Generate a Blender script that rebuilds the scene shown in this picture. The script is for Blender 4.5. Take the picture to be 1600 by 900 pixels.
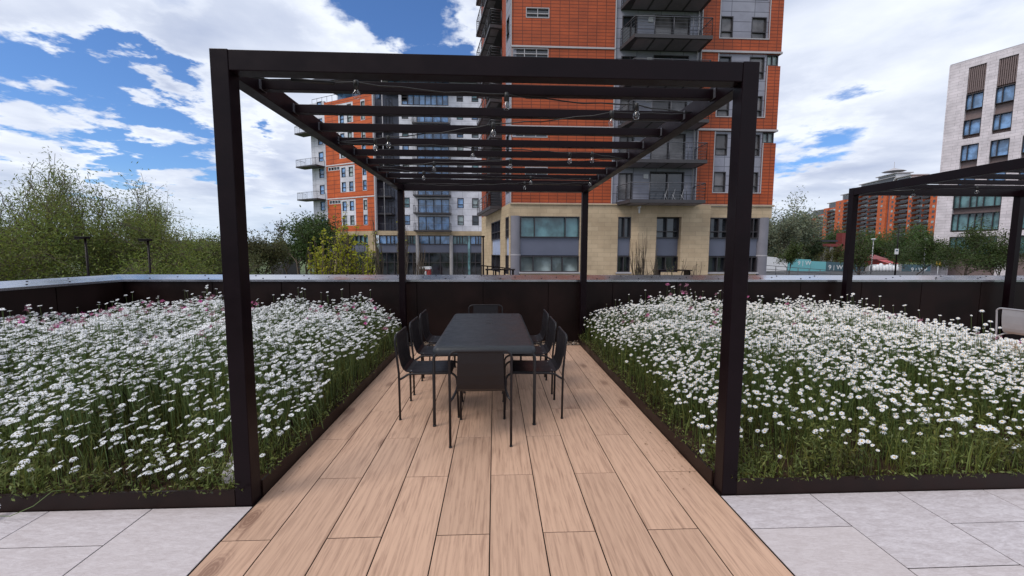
import bpy, math, random
import numpy as np
from mathutils import Vector, Matrix
R = math.radians
for o in list(bpy.data.objects): bpy.data.objects.remove(o)
random.seed(7); rng = np.random.default_rng(11)
sc = bpy.context.scene; col = sc.collection

# ------------------------------------------------------------------ camera
EYE = np.array([0, 0, 1.57]); FPX = 630.0
def cam_axes(pitch=5.0, yaw=2.5, roll=0.2):
    p, y, r = R(pitch), R(yaw), R(roll)
    fw = np.array([math.sin(y)*math.cos(p), math.cos(y)*math.cos(p), -math.sin(p)])
    rt = np.array([math.cos(y), -math.sin(y), 0.]); up = np.cross(rt, fw)
    return rt*math.cos(r)+up*math.sin(r), up*math.cos(r)-rt*math.sin(r), fw
RT, UP, FW = cam_axes()
cd = bpy.data.cameras.new('camera'); cam = bpy.data.objects.new('camera', cd); col.objects.link(cam)
cd.sensor_width = 36; cd.lens = FPX/1600*36; cd.clip_start = 0.05; cd.clip_end = 9000
cam.matrix_world = Matrix([[RT[i], UP[i], -FW[i], EYE[i]] for i in range(3)] + [[0, 0, 0, 1]])
sc.camera = cam
sc.view_settings.view_transform = 'Standard'; sc.view_settings.look = 'None'
sc.view_settings.exposure = 0.12; sc.view_settings.gamma = 1
def ray(x, y): return FW + RT*(x-800)/FPX - UP*(y-450)/FPX
def at(x, y, Y): d = ray(x, y); return EYE + d*Y/d[1]          # a point at distance Y
def onz(x, y, z): d = ray(x, y); return EYE + d*(z-EYE[2])/d[2]

# ------------------------------------------------------------------ sky and sun
SUN_EL, SUN_DIR = 52, Vector((-0.80, -0.60, 0)).normalized()
w = bpy.data.worlds.new('World'); sc.world = w; w.use_nodes = True
nt = w.node_tree; nt.nodes.clear()
def N(nt, t, **k):
    n = nt.nodes.new(t)
    for a, v in k.items(): setattr(n, a, v)
    return n
def math_(nt, op, a, b=None, c=None, clamp=False):
    n = N(nt, 'ShaderNodeMath', operation=op); n.use_clamp = clamp
    for i, v in enumerate((a, b, c)):
        if v is None: continue
        if isinstance(v, (int, float)): n.inputs[i].default_value = v
        else: nt.links.new(v, n.inputs[i])
    return n.outputs[0]
def maprange(nt, v, a, b, c=0, d=1, smooth=True):
    n = N(nt, 'ShaderNodeMapRange'); n.interpolation_type = 'SMOOTHSTEP' if smooth else 'LINEAR'
    nt.links.new(v, n.inputs[0])
    for i, x in zip((1, 2, 3, 4), (a, b, c, d)): n.inputs[i].default_value = x
    return n.outputs[0]
def mixc(nt, f, a, b, mode='MIX'):
    n = N(nt, 'ShaderNodeMix', data_type='RGBA', blend_type=mode)
    for s, v in ((0, f), (6, a), (7, b)):
        if isinstance(v, (int, float)): n.inputs[s].default_value = v
        elif isinstance(v, tuple): n.inputs[s].default_value = (*v, 1) if len(v) == 3 else v
        else: nt.links.new(v, n.inputs[s])
    return n.outputs[2]
sky = N(nt, 'ShaderNodeTexSky', sky_type='NISHITA'); sky.sun_disc = False
sky.sun_elevation = R(SUN_EL); sky.sun_rotation = math.atan2(SUN_DIR.x, SUN_DIR.y)
sky.air_density = 1.0; sky.dust_density = 0.4; sky.ozone_density = 3.0
tc = N(nt, 'ShaderNodeTexCoord'); sep = N(nt, 'ShaderNodeSeparateXYZ'); nt.links.new(tc.outputs['Generated'], sep.inputs[0])
zz = math_(nt, 'ADD', math_(nt, 'MAXIMUM', sep.outputs[2], 0.0), 0.13)
comb = N(nt, 'ShaderNodeCombineXYZ')
nt.links.new(math_(nt, 'DIVIDE', sep.outputs[0], zz), comb.inputs[0]); nt.links.new(math_(nt, 'DIVIDE', sep.outputs[1], zz), comb.inputs[1])
def noise(nt, vec, scale, detail=8, rough=0.55, dist=0.0, off=None):
    if off is not None:
        m = N(nt, 'ShaderNodeMapping'); nt.links.new(vec, m.inputs[0]); m.inputs[1].default_value = off; vec = m.outputs[0]
    n = N(nt, 'ShaderNodeTexNoise'); nt.links.new(vec, n.inputs['Vector'])
    n.inputs['Scale'].default_value = scale; n.inputs['Detail'].default_value = detail
    n.inputs['Roughness'].default_value = rough; n.inputs['Distortion'].default_value = dist
    return n.outputs[0]
P = comb.outputs[0]; OFF = (3.1, 1.7, 0)
n1 = noise(nt, P, 0.85, 9, 0.52, 0.2, OFF)
n1s = noise(nt, P, 0.85, 9, 0.52, 0.2, (OFF[0]+0.10, OFF[1]+0.07, 0))
big = noise(nt, P, 0.45, 3, 0.5, 0, (7.3, 2.2, 0))
nrm = N(nt, 'ShaderNodeVectorMath', operation='NORMALIZE'); nt.links.new(tc.outputs['Generated'], nrm.inputs[0])
wob = math_(nt, 'MULTIPLY', math_(nt, 'SUBTRACT', noise(nt, P, 2.6, 6, 0.6, 0.0, (1.3, 8.2, 0)), 0.5), 0.42)
bias = 0.34
holes = [(20, 95, .07, .30), (110, 140, .10, .42), (205, 172, .10, .44), (290, 200, .10, .44), (340, 150, .07, .22), (400, 262, .035, .22), (235, 268, .03, .14),
         (250, 5, .04, .22), (540, 35, .07, .32), (610, 22, .08, .34), (700, 55, .08, .38), (745, 62, .06, .34), (1225, 216, .09, .34), (1300, 225, .05, .13), (60, 275, .03, .1)]
for hx, hy, rad, amt in holes:
    d = ray(hx, hy); d = d/np.linalg.norm(d)
    v = N(nt, 'ShaderNodeVectorMath', operation='DISTANCE'); nt.links.new(nrm.outputs[0], v.inputs[0]); v.inputs[1].default_value = tuple(d)
    dd_ = math_(nt, 'ADD', v.outputs['Value'], wob)
    bias = math_(nt, 'SUBTRACT', bias, maprange(nt, dd_, 0.0, rad*1.5, amt, 0.0))
dens = math_(nt, 'ADD', math_(nt, 'MULTIPLY_ADD', n1, 1.55, -0.275), bias)
mask = maprange(nt, dens, 0.34, 0.64)
shade = math_(nt, 'SUBTRACT', n1, n1s)
shade = math_(nt, 'MULTIPLY_ADD', shade, 4.2, 0.84)
thick = maprange(nt, dens, 0.62, 1.05, 0.0, 0.50)
shade = math_(nt, 'SUBTRACT', shade, thick)
shade = math_(nt, 'ADD', shade, maprange(nt, big, 0.35, 0.65, -0.10, 0.12))
shade = math_(nt, 'MINIMUM', math_(nt, 'MAXIMUM', shade, 0.0), 1.0)
cloudc = mixc(nt, shade, (4.5, 5.2, 7.0), (9.0, 9.5, 10.5))
blue = mixc(nt, 1.0, sky.outputs[0], (0.78, 1.05, 1.42), 'MULTIPLY')
# thin pale haze just above the horizon belongs to the sky itself
hz = maprange(nt, sep.outputs[2], 0.0, 0.16, 0.75, 0.0)
skyc = mixc(nt, mask, blue, cloudc)
skyc = mixc(nt, hz, skyc, (6.0, 7.2, 8.6))
bg = N(nt, 'ShaderNodeBackground'); nt.links.new(skyc, bg.inputs[0]); bg.inputs[1].default_value = 0.098
wo = N(nt, 'ShaderNodeOutputWorld'); nt.links.new(bg.outputs[0], wo.inputs[0])
sd = bpy.data.lights.new('sun', 'SUN'); sd.energy = 1.7; sd.angle = R(26); sd.color = (1, 0.93, 0.85)
so = bpy.data.objects.new('sun', sd); col.objects.link(so)
sv = Vector((SUN_DIR.x*math.cos(R(SUN_EL)), SUN_DIR.y*math.cos(R(SUN_EL)), math.sin(R(SUN_EL))))
so.rotation_euler = sv.to_track_quat('Z', 'Y').to_euler()

# ------------------------------------------------------------------ materials
def mat(name, colr, rough=0.6, metal=0.0, noise_amt=0.12, nscale=3.0, spec=0.5, bump=0.0, bscale=40.0, stretch=None, **kw):
    m = bpy.data.materials.new(name); m.use_nodes = True; t = m.node_tree; b = t.nodes['Principled BSDF']
    b.inputs['Roughness'].default_value = rough; b.inputs['Metallic'].default_value = metal
    b.inputs['Specular IOR Level'].default_value = spec
    c = N(t, 'ShaderNodeTexCoord'); v = c.outputs['Object']
    if stretch:
        mp = N(t, 'ShaderNodeMapping'); t.links.new(v, mp.inputs[0]); mp.inputs[3].default_value = stretch; v = mp.outputs[0]
    n = noise(t, v, nscale, 5, 0.6)
    f = maprange(t, n, 0.3, 0.7, 1-noise_amt, 1+noise_amt)
    mul = N(t, 'ShaderNodeVectorMath', operation='SCALE'); mul.inputs[0].default_value = colr; t.links.new(f, mul.inputs['Scale'])
    t.links.new(mul.outputs[0], b.inputs['Base Color'])
    t.links.new(maprange(t, n, 0.3, 0.7, max(rough-0.08, 0), min(rough+0.08, 1)), b.inputs['Roughness'])
    if bump:
        bn = N(t, 'ShaderNodeBump'); bn.inputs['Strength'].default_value = bump; bn.inputs['Distance'].default_value = 0.01
        t.links.new(noise(t, v, bscale, 4, 0.6), bn.inputs['Height']); t.links.new(bn.outputs[0], b.inputs['Normal'])
    return m
def panel_mat(name, c1, c2, mortar, bw, bh, ms, angle=0.0, rough=0.6, offset=0.0, spec=0.4, nz=0.16, bump=0.3):
    """cladding: a grid of courses measured along the wall and up it"""
    m = bpy.data.materials.new(name); m.use_nodes = True; t = m.node_tree; b = t.nodes['Principled BSDF']
    g = N(t, 'ShaderNodeNewGeometry'); s = N(t, 'ShaderNodeSeparateXYZ'); t.links.new(g.outputs['Position'], s.inputs[0])
    u = math_(t, 'ADD', math_(t, 'MULTIPLY', s.outputs[0], math.cos(angle)), math_(t, 'MULTIPLY', s.outputs[1], math.sin(angle)))
    cb = N(t, 'ShaderNodeCombineXYZ'); t.links.new(u, cb.inputs[0]); t.links.new(math_(t, 'ADD', s.outputs[2], 50.0), cb.inputs[1])
    br = N(t, 'ShaderNodeTexBrick'); t.links.new(cb.outputs[0], br.inputs['Vector'])
    br.offset = offset; br.squash = 1; br.inputs['Scale'].default_value = 1; br.inputs['Mortar Size'].default_value = ms
    br.inputs['Mortar Smooth'].default_value = 0.1; br.inputs['Brick Width'].default_value = bw; br.inputs['Row Height'].default_value = bh
    for i, c in zip((1, 2, 3), (c1, c2, mortar)): br.inputs[i].default_value = (*c, 1)
    n = noise(t, g.outputs['Position'], 0.6, 6, 0.6)
    f = maprange(t, n, 0.3, 0.7, 1-nz, 1+nz)
    mul = N(t, 'ShaderNodeVectorMath', operation='SCALE'); t.links.new(br.outputs[0], mul.inputs[0]); t.links.new(f, mul.inputs['Scale'])
    t.links.new(mul.outputs[0], b.inputs['Base Color']); b.inputs['Roughness'].default_value = rough; b.inputs['Specular IOR Level'].default_value = spec
    bn = N(t, 'ShaderNodeBump'); bn.inputs['Strength'].default_value = bump; bn.inputs['Distance'].default_value = 0.02; bn.invert = True
    t.links.new(br.outputs['Fac'], bn.inputs['Height']); t.links.new(bn.outputs[0], b.inputs['Normal'])
    return m
def glass_mat(name, colr, rough=0.06, spec=0.8):
    m = bpy.data.materials.new(name); m.use_nodes = True; t = m.node_tree; b = t.nodes['Principled BSDF']
    g = N(t, 'ShaderNodeNewGeometry'); n = noise(t, g.outputs['Position'], 0.9, 3, 0.5)
    f = maprange(t, n, 0.35, 0.65, 0.55, 1.45); mul = N(t, 'ShaderNodeVectorMath', operation='SCALE')
    mul.inputs[0].default_value = colr; t.links.new(f, mul.inputs['Scale']); t.links.new(mul.outputs[0], b.inputs['Base Color'])
    b.inputs['Roughness'].default_value = rough; b.inputs['Specular IOR Level'].default_value = spec
    bn = N(t, 'ShaderNodeBump'); bn.inputs['Strength'].default_value = 0.08; bn.inputs['Distance'].default_value = 0.05
    t.links.new(noise(t, g.outputs['Position'], 0.7, 2, 0.5), bn.inputs['Height']); t.links.new(bn.outputs[0], b.inputs['Normal'])
    return m
def leaf_mat(name, colr, var=0.45, rough=0.55, trans=0.25, attr='tint'):
    m = bpy.data.materials.new(name); m.use_nodes = True; t = m.node_tree; b = t.nodes['Principled BSDF']
    a = N(t, 'ShaderNodeAttribute', attribute_name=attr); sp = N(t, 'ShaderNodeSeparateColor'); t.links.new(a.outputs['Color'], sp.inputs[0])
    v = maprange(t, sp.outputs[0], 0, 1, 1-var, 1+var, False)
    mul = N(t, 'ShaderNodeVectorMath', operation='SCALE'); mul.inputs[0].default_value = colr; t.links.new(v, mul.inputs['Scale'])
    c2 = mixc(t, math_(t, 'MULTIPLY', sp.outputs[1], 0.5), mul.outputs[0], (colr[0]*1.9, colr[1]*1.25, colr[2]*0.7))
    t.links.new(c2, b.inputs['Base Color']); b.inputs['Roughness'].default_value = rough; b.inputs['Specular IOR Level'].default_value = 0.3
    tr = N(t, 'ShaderNodeBsdfTranslucent'); t.links.new(c2, tr.inputs[0]); mx = N(t, 'ShaderNodeMixShader'); mx.inputs[0].default_value = trans
    t.links.new(b.outputs[0], mx.inputs[1]); t.links.new(tr.outputs[0], mx.inputs[2]); t.links.new(mx.outputs[0], t.nodes['Material Output'].inputs[0])
    return m
M = {}
M['frame'] = mat('dark_powder_coat', (0.0065, 0.0025, 0.004), 0.36, 0, 0.15, 6, 0.14, 0.04, 300)
M['edging'] = mat('dark_brown_steel', (0.014, 0.0062, 0.005), 0.45, 0, 0.3, 4, 0.2, 0.06, 90)
M['parapet'] = mat('parapet_panel_paint', (0.010, 0.0040, 0.0034), 0.45, 0, 0.35, 2, 0.2)
M['coping'] = mat('coping_metal', (0.42, 0.42, 0.46), 0.24, 0.85, 0.1, 1.3, 0.5)
M['black'] = mat('black_plastic', (0.01, 0.01, 0.011), 0.5)
M['table'] = mat('table_charcoal', (0.020, 0.023, 0.028), 0.40, 0, 0.03, 8, 0.45, 0.06, 400)
M['chair'] = mat('chair_charcoal', (0.012, 0.010, 0.012), 0.42, 0, 0.05, 8, 0.35, 0.06, 400)
M['pale_chair'] = mat('pale_grey_coat', (0.42, 0.41, 0.43), 0.4, 0, 0.06, 8)
M['soil'] = mat('planter_soil', (0.035, 0.020, 0.013), 0.95, 0, 0.5, 14, 0.1, 0.8, 60)
M['gap'] = mat('dark_joint_bed', (0.012, 0.009, 0.008), 0.95, spec=0.05)  # near-black bed layer, shows as dark lines in the slab joints
M['asphalt'] = mat('asphalt', (0.05, 0.05, 0.052), 0.9, 0, 0.2, 0.5)
M['grass'] = mat('far_grass', (0.07, 0.10, 0.03), 0.95, 0, 0.4, 0.02)
M['hill'] = mat('far_hill_woods', (0.07, 0.10, 0.085), 0.95, 0, 0.35, 0.006)
M['concrete'] = mat('concrete', (0.32, 0.31, 0.31), 0.8, 0, 0.12, 1)
M['pipe'] = mat('column_metal', (0.22, 0.21, 0.24), 0.45, 0.2, 0.08, 1)
M['trim'] = mat('pale_trim', (0.42, 0.40, 0.42), 0.5, 0, 0.06, 1)
M['wframe'] = mat('window_frame_dark', (0.035, 0.03, 0.035), 0.45)
M['wframe_white'] = mat('window_frame_pale', (0.6, 0.6, 0.62), 0.5)
M['spandrel'] = mat('spandrel_slate', (0.115, 0.125, 0.175), 0.4, 0, 0.06, 0.5)
M['rail'] = mat('balcony_rail_steel', (0.10, 0.10, 0.115), 0.45, 0.3, 0.1, 2)
M['slab'] = mat('balcony_slab_dark', (0.05, 0.045, 0.05), 0.6)
M['soffit'] = mat('balcony_soffit', (0.22, 0.20, 0.23), 0.7)
M['glass'] = glass_mat('glass_dark', (0.03, 0.035, 0.045))
M['glass_curtain'] = glass_mat('glass_with_curtain', (0.13, 0.12, 0.125), 0.1, 0.6)
M['glass_teal'] = glass_mat('glass_teal_blind', (0.10, 0.21, 0.23))
M['glass_pale'] = glass_mat('glass_pale_blind', (0.30, 0.36, 0.36))
M['glass_sky'] = glass_mat('glass_sky', (0.17, 0.33, 0.60), 0.05, 1.0)  # blue of the reflected sky is put into the pane colour
M['balglass'] = glass_mat('balustrade_glass', (0.28, 0.31, 0.36), 0.1)
M['bulb'] = bpy.data.materials.new('clear_bulb_glass'); M['bulb'].use_nodes = True
tb_ = M['bulb'].node_tree; tb_.nodes.clear(); g1_ = N(tb_, 'ShaderNodeBsdfTransparent'); g1_.inputs[0].default_value = (.9, .91, .93, 1); g2_ = N(tb_, 'ShaderNodeBsdfGlossy'); g2_.inputs['Roughness'].default_value = .04
fr_ = N(tb_, 'ShaderNodeLayerWeight'); fr_.inputs[0].default_value = .35; gm_ = N(tb_, 'ShaderNodeMixShader'); tb_.links.new(math_(tb_, 'MULTIPLY_ADD', math_(tb_, 'POWER', fr_.outputs['Facing'], 2.0), .75, .06), gm_.inputs[0])
tb_.links.new(g1_.outputs[0], gm_.inputs[1]); tb_.links.new(g2_.outputs[0], gm_.inputs[2]); tb_.links.new(gm_.outputs[0], N(tb_, 'ShaderNodeOutputMaterial').inputs[0])
M['orange'] = panel_mat('terracotta_tiles', (0.42, 0.078, 0.02), (0.37, 0.066, 0.017), (0.15, 0.028, 0.01), 0.62, 0.215, 0.022, 0, 0.6)
M['grey'] = panel_mat('grey_cladding', (0.30, 0.30, 0.36), (0.27, 0.27, 0.33), (0.12, 0.12, 0.15), 1.6, 0.64, 0.022)
M['stone'] = panel_mat('sandstone_ashlar', (0.53, 0.41, 0.275), (0.47, 0.355, 0.235), (0.38, 0.29, 0.20), 0.9, 0.3, 0.012, 0, 0.85, 0.5, 0.2, 0.14, 0.2)
M['trunk'] = mat('bark', (0.10, 0.075, 0.055), 0.9, 0, 0.3, 6)
M['white'] = mat('white_paint', (0.75, 0.76, 0.78), 0.5, 0, 0.05)
M['red'] = mat('red_paint', (0.38, 0.03, 0.03), 0.5)
M['darkred'] = mat('red_oxide_steel', (0.20, 0.03, 0.028), 0.6)
M['teal'] = mat('teal_hoarding', (0.16, 0.46, 0.50), 0.5, 0, 0.06, 0.3)
M['slate'] = mat('slate_hoarding', (0.06, 0.12, 0.15), 0.5, 0, 0.06, 0.3)
M['yellow'] = mat('yellow_sign', (0.55, 0.36, 0.03), 0.5)
M['galv'] = mat('galvanised_post', (0.45, 0.45, 0.47), 0.5, 0.3)
M['roof'] = mat('dark_roof', (0.035, 0.035, 0.05), 0.6)
M['stem'] = mat('stem_green', (0.10, 0.15, 0.04), 0.6)
M['petal'] = bpy.data.materials.new('white_petal'); M['petal'].use_nodes = True
t_ = M['petal'].node_tree; b_ = t_.nodes['Principled BSDF']; b_.inputs['Base Color'].default_value = (0.87, 0.88, 0.90, 1); b_.inputs['Roughness'].default_value = 0.6
tr_ = N(t_, 'ShaderNodeBsdfTranslucent'); tr_.inputs[0].default_value = (0.86, 0.87, 0.9, 1); mx_ = N(t_, 'ShaderNodeMixShader'); mx_.inputs[0].default_value = 0.3
t_.links.new(b_.outputs[0], mx_.inputs[1]); t_.links.new(tr_.outputs[0], mx_.inputs[2]); t_.links.new(mx_.outputs[0], t_.nodes['Material Output'].inputs[0])
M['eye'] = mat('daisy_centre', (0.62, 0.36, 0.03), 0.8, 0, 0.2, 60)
M['eye_shaded'] = mat('daisy_centre_shaded', (0.16, 0.13, 0.05), 0.8, 0, 0.2, 60)  # left-bed copy of the daisy centre with shade put into its colour
M['pink'] = mat('pink_petal', (0.62, 0.16, 0.34), 0.6, 0, 0.25, 30)
M['mauve'] = mat('faded_pink_petal', (0.40, 0.17, 0.24), 0.7, 0, 0.3, 30)
M['magenta'] = mat('magenta_petal', (0.70, 0.10, 0.40), 0.6, 0, 0.2, 30)
M['leaf_bed'] = leaf_mat('meadow_leaf', (0.092, 0.118, 0.032), 0.9, trans=0.2)

def deck_mat():
    m = bpy.data.materials.new('wood_effect_plank'); m.use_nodes = True; t = m.node_tree; b = t.nodes['Principled BSDF']
    g = N(t, 'ShaderNodeNewGeometry'); a = N(t, 'ShaderNodeAttribute', attribute_name='tint'); s = N(t, 'ShaderNodeSeparateColor'); t.links.new(a.outputs['Color'], s.inputs[0])
    sp = N(t, 'ShaderNodeSeparateXYZ'); t.links.new(g.outputs['Position'], sp.inputs[0])
    cb = N(t, 'ShaderNodeCombineXYZ')
    t.links.new(math_(t, 'ADD', math_(t, 'MULTIPLY', sp.outputs[0], 1.0), math_(t, 'MULTIPLY', s.outputs[0], 37.0)), cb.inputs[0])
    t.links.new(math_(t, 'ADD', math_(t, 'MULTIPLY', sp.outputs[1], 0.06), math_(t, 'MULTIPLY', s.outputs[1], 23.0)), cb.inputs[1])
    mb_ = N(t, 'ShaderNodeMapping'); t.links.new(cb.outputs[0], mb_.inputs[0]); mb_.inputs[3].default_value = (1.6, 1.5, 1)
    broad = noise(t, mb_.outputs[0], 15, 5, 0.55, 1.2)
    fine = noise(t, cb.outputs[0], 60, 5, 0.65, 0.3)
    wv = N(t, 'ShaderNodeTexWave', wave_type='BANDS', bands_direction='X'); t.links.new(cb.outputs[0], wv.inputs[0])
    wv.inputs['Scale'].default_value = 6.0; wv.inputs['Distortion'].default_value = 10; wv.inputs['Detail'].default_value = 4; wv.inputs['Detail Scale'].default_value = 1.6
    # knots: sparse, stretched along the grain
    cb2 = N(t, 'ShaderNodeCombineXYZ')
    t.links.new(math_(t, 'MULTIPLY_ADD', s.outputs[0], 11.0, sp.outputs[0]), cb2.inputs[0]); t.links.new(math_(t, 'MULTIPLY_ADD', s.outputs[1], 7.0, math_(t, 'MULTIPLY', sp.outputs[1], 0.5)), cb2.inputs[1])
    vo = N(t, 'ShaderNodeTexVoronoi'); vo.voronoi_dimensions = '2D'; t.links.new(cb2.outputs[0], vo.inputs['Vector']); vo.inputs['Scale'].default_value = 2.6
    kd = math_(t, 'ADD', vo.outputs['Distance'], math_(t, 'MULTIPLY', math_(t, 'SUBTRACT', noise(t, cb2.outputs[0], 14, 3), 0.5), 0.09))
    sc_ = N(t, 'ShaderNodeSeparateColor'); t.links.new(vo.outputs['Color'], sc_.inputs[0])
    pick = math_(t, 'GREATER_THAN', sc_.outputs[0], 0.62)
    knot = math_(t, 'MULTIPLY', maprange(t, kd, 0.04, 0.15, 1, 0), pick)
    ring = math_(t, 'MULTIPLY', math_(t, 'ABSOLUTE', math_(t, 'SINE', math_(t, 'MULTIPLY', kd, 75.0))), math_(t, 'MULTIPLY', maprange(t, kd, 0.08, 0.24, 1, 0), pick))
    f = math_(t, 'ADD', math_(t, 'MULTIPLY', maprange(t, broad, 0.53, 0.72), 0.50), math_(t, 'MULTIPLY', maprange(t, fine, 0.46, 0.66), 0.40))
    f = math_(t, 'ADD', f, math_(t, 'MULTIPLY', math_(t, 'POWER', wv.outputs['Fac'], 3.0), 0.20))
    f = math_(t, 'ADD', f, math_(t, 'ADD', math_(t, 'MULTIPLY', knot, 0.55), math_(t, 'MULTIPLY', ring, 0.45)), clamp=True)
    base = mixc(t, f, (0.56, 0.36, 0.25), (0.27, 0.155, 0.105))
    base = mixc(t, maprange(t, noise(t, cb.outputs[0], 3.1, 3, 0.5), 0.50, 0.75, 0, 0.05), base, (0.63, 0.43, 0.32))
    v = maprange(t, s.outputs[2], 0, 1, 0.91, 1.06, False)
    mul = N(t, 'ShaderNodeVectorMath', operation='SCALE'); t.links.new(base, mul.inputs[0]); t.links.new(v, mul.inputs['Scale'])
    t.links.new(mul.outputs[0], b.inputs['Base Color']); b.inputs['Roughness'].default_value = 0.55; b.inputs['Specular IOR Level'].default_value = 0.35
    bn = N(t, 'ShaderNodeBump'); bn.inputs['Strength'].default_value = 0.12; bn.inputs['Distance'].default_value = 0.004
    t.links.new(fine, bn.inputs['Height']); t.links.new(bn.outputs[0], b.inputs['Normal'])
    return m
def tile_mat():
    m = bpy.data.materials.new('stone_paver'); m.use_nodes = True; t = m.node_tree; b = t.nodes['Principled BSDF']
    g = N(t, 'ShaderNodeNewGeometry'); a = N(t, 'ShaderNodeAttribute', attribute_name='tint'); s = N(t, 'ShaderNodeSeparateColor'); t.links.new(a.outputs['Color'], s.inputs[0])
    mp = N(t, 'ShaderNodeMapping'); t.links.new(g.outputs['Position'], mp.inputs[0]); mp.inputs[2].default_value = (0, 0, R(20)); mp.inputs[3].default_value = (1, 3.2, 1)
    ad = N(t, 'ShaderNodeVectorMath', operation='ADD'); t.links.new(mp.outputs[0], ad.inputs[0]); sx = N(t, 'ShaderNodeVectorMath', operation='SCALE'); t.links.new(a.outputs['Color'], sx.inputs[0]); sx.inputs['Scale'].default_value = 31; t.links.new(sx.outputs[0], ad.inputs[1])
    n = noise(t, ad.outputs[0], 9, 9, 0.75, 0.5); n2 = noise(t, ad.outputs[0], 34, 6, 0.7)
    f = math_(t, 'ADD', math_(t, 'MULTIPLY', maprange(t, n, 0.34, 0.66), 0.6), math_(t, 'MULTIPLY', maprange(t, n2, 0.35, 0.65), 0.4))
    c = mixc(t, f, (0.37, 0.325, 0.335), (0.64, 0.60, 0.625)); c = mixc(t, math_(t, 'MULTIPLY', s.outputs[0], 0.55), c, (0.54, 0.47, 0.45))
    t.links.new(c, b.inputs['Base Color']); b.inputs['Roughness'].default_value = 0.6; b.inputs['Specular IOR Level'].default_value = 0.35
    bn = N(t, 'ShaderNodeBump'); bn.inputs['Strength'].default_value = 0.35; bn.inputs['Distance'].default_value = 0.004
    t.links.new(f, bn.inputs['Height']); t.links.new(bn.outputs[0], b.inputs['Normal'])
    return m
M['deck'] = deck_mat(); M['tile'] = tile_mat()

# ------------------------------------------------------------------ builders
class MB:
    def __init__(s, frame=None): s.v = []; s.f = []; s.sm = []; s.fr = frame
    def T(s, p):
        return tuple(p) if s.fr is None else tuple(s.fr.w(*p))
    def poly(s, pts, faces, smooth=False):
        b = len(s.v); s.v += [s.T(p) for p in pts]; s.f += [tuple(b+i for i in f) for f in faces]; s.sm += [smooth]*len(faces); return s
    def box(s, x0, x1, y0, y1, z0, z1):
        x0, x1 = min(x0, x1), max(x0, x1); y0, y1 = min(y0, y1), max(y0, y1); z0, z1 = min(z0, z1), max(z0, z1)
        return s.poly([(x, y, z) for z in (z0, z1) for (x, y) in ((x0, y0), (x1, y0), (x1, y1), (x0, y1))],
                      [(0, 3, 2, 1), (4, 5, 6, 7), (0, 1, 5, 4), (1, 2, 6, 5), (2, 3, 7, 6), (3, 0, 4, 7)])
    def prism(s, pts, z0, z1):
        n = len(pts); return s.poly([(*p, z0) for p in pts]+[(*p, z1) for p in pts],
            [tuple(range(n))[::-1], tuple(range(n, 2*n))]+[(i, (i+1) % n, n+(i+1) % n, n+i) for i in range(n)])
    def tube(s, pts, r, n=8, closed=False, cap=True):
        pts = [Vector(s.T(p)) for p in pts]; fr = s.fr; s.fr = None
        rs = r if isinstance(r, (list, tuple)) else [r]*len(pts); L = len(pts); rings = []
        prev = None
        for i, p in enumerate(pts):
            if closed: d = pts[(i+1) % L]-pts[i-1]
            else: d = pts[min(i+1, L-1)]-pts[max(i-1, 0)]
            d = d.normalized() if d.length > 1e-9 else Vector((0, 0, 1))
            if prev is None:
                a = Vector((0, 0, 1)) if abs(d.z) < 0.9 else Vector((1, 0, 0)); u = d.cross(a).normalized()
            else: u = (prev-d*prev.dot(d)); u = u.normalized() if u.length > 1e-6 else d.orthogonal().normalized()
            prev = u; v = d.cross(u)
            rings.append([p+(u*math.cos(2*math.pi*k/n)+v*math.sin(2*math.pi*k/n))*rs[i] for k in range(n)])
        fs = []; m = L if closed else L-1
        for i in range(m):
            j = (i+1) % L
            for k in range(n): fs.append((i*n+k, i*n+(k+1) % n, j*n+(k+1) % n, j*n+k))
        s.poly([q for rg in rings for q in rg], fs, True)
        if cap and not closed:
            b = len(s.v)-L*n; s.f += [tuple(b+k for k in range(n))[::-1], tuple(b+(L-1)*n+k for k in range(n))]; s.sm += [False]*2
        s.fr = fr; return s
    def lathe(s, c, prof, n=12):
        L = len(prof); pts = [(c[0]+r*math.cos(2*math.pi*k/n), c[1]+r*math.sin(2*math.pi*k/n), c[2]+z) for r, z in prof for k in range(n)]
        fs = [(i*n+k, i*n+(k+1) % n, (i+1)*n+(k+1) % n, (i+1)*n+k) for i in range(L-1) for k in range(n)]
        s.poly(pts, fs, True); return s
    def build(s, name, m, parent=None, bevel=0):
        me = bpy.data.meshes.new(name); off = Vector(parent.get('base', (0, 0, 0))) if parent is not None else Vector((0, 0, 0))
        me.from_pydata([Vector(v)-off for v in s.v], [], s.f); me.polygons.foreach_set('use_smooth', s.sm)
        me.materials.append(m); me.update()
        o = bpy.data.objects.new(name, me); col.objects.link(o)
        if parent is not None: o.parent = parent; o['base'] = tuple(off)
        if bevel:
            b = o.modifiers.new('bevel', 'BEVEL'); b.width = bevel; b.segments = 2; b.limit_method = 'ANGLE'; b.angle_limit = R(40)
        return o
def clean():
    for o in bpy.data.objects:
        if 'base' in o: del o['base']
def thing(name, label, cat, base=(0, 0, 0), group=None):
    o = bpy.data.objects.new(name, None); col.objects.link(o); o.location = base; o['base'] = tuple(float(q) for q in base)
    o.empty_display_size = 0.2; o['label'] = label; o['category'] = cat
    if group: o['group'] = group
    return o
def tag(o, label, cat, group=None, kind=None):
    o['label'] = label; o['category'] = cat
    if group: o['group'] = group
    if kind: o['kind'] = kind
    return o
def struct(o): o['kind'] = 'structure'; return o
def copy_tree(o, parent=None):
    c = o.copy(); col.objects.link(c)
    if parent is not None: c.parent = parent
    for ch in [q for q in bpy.data.objects if q.parent == o]: copy_tree(ch, c)
    return c
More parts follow.
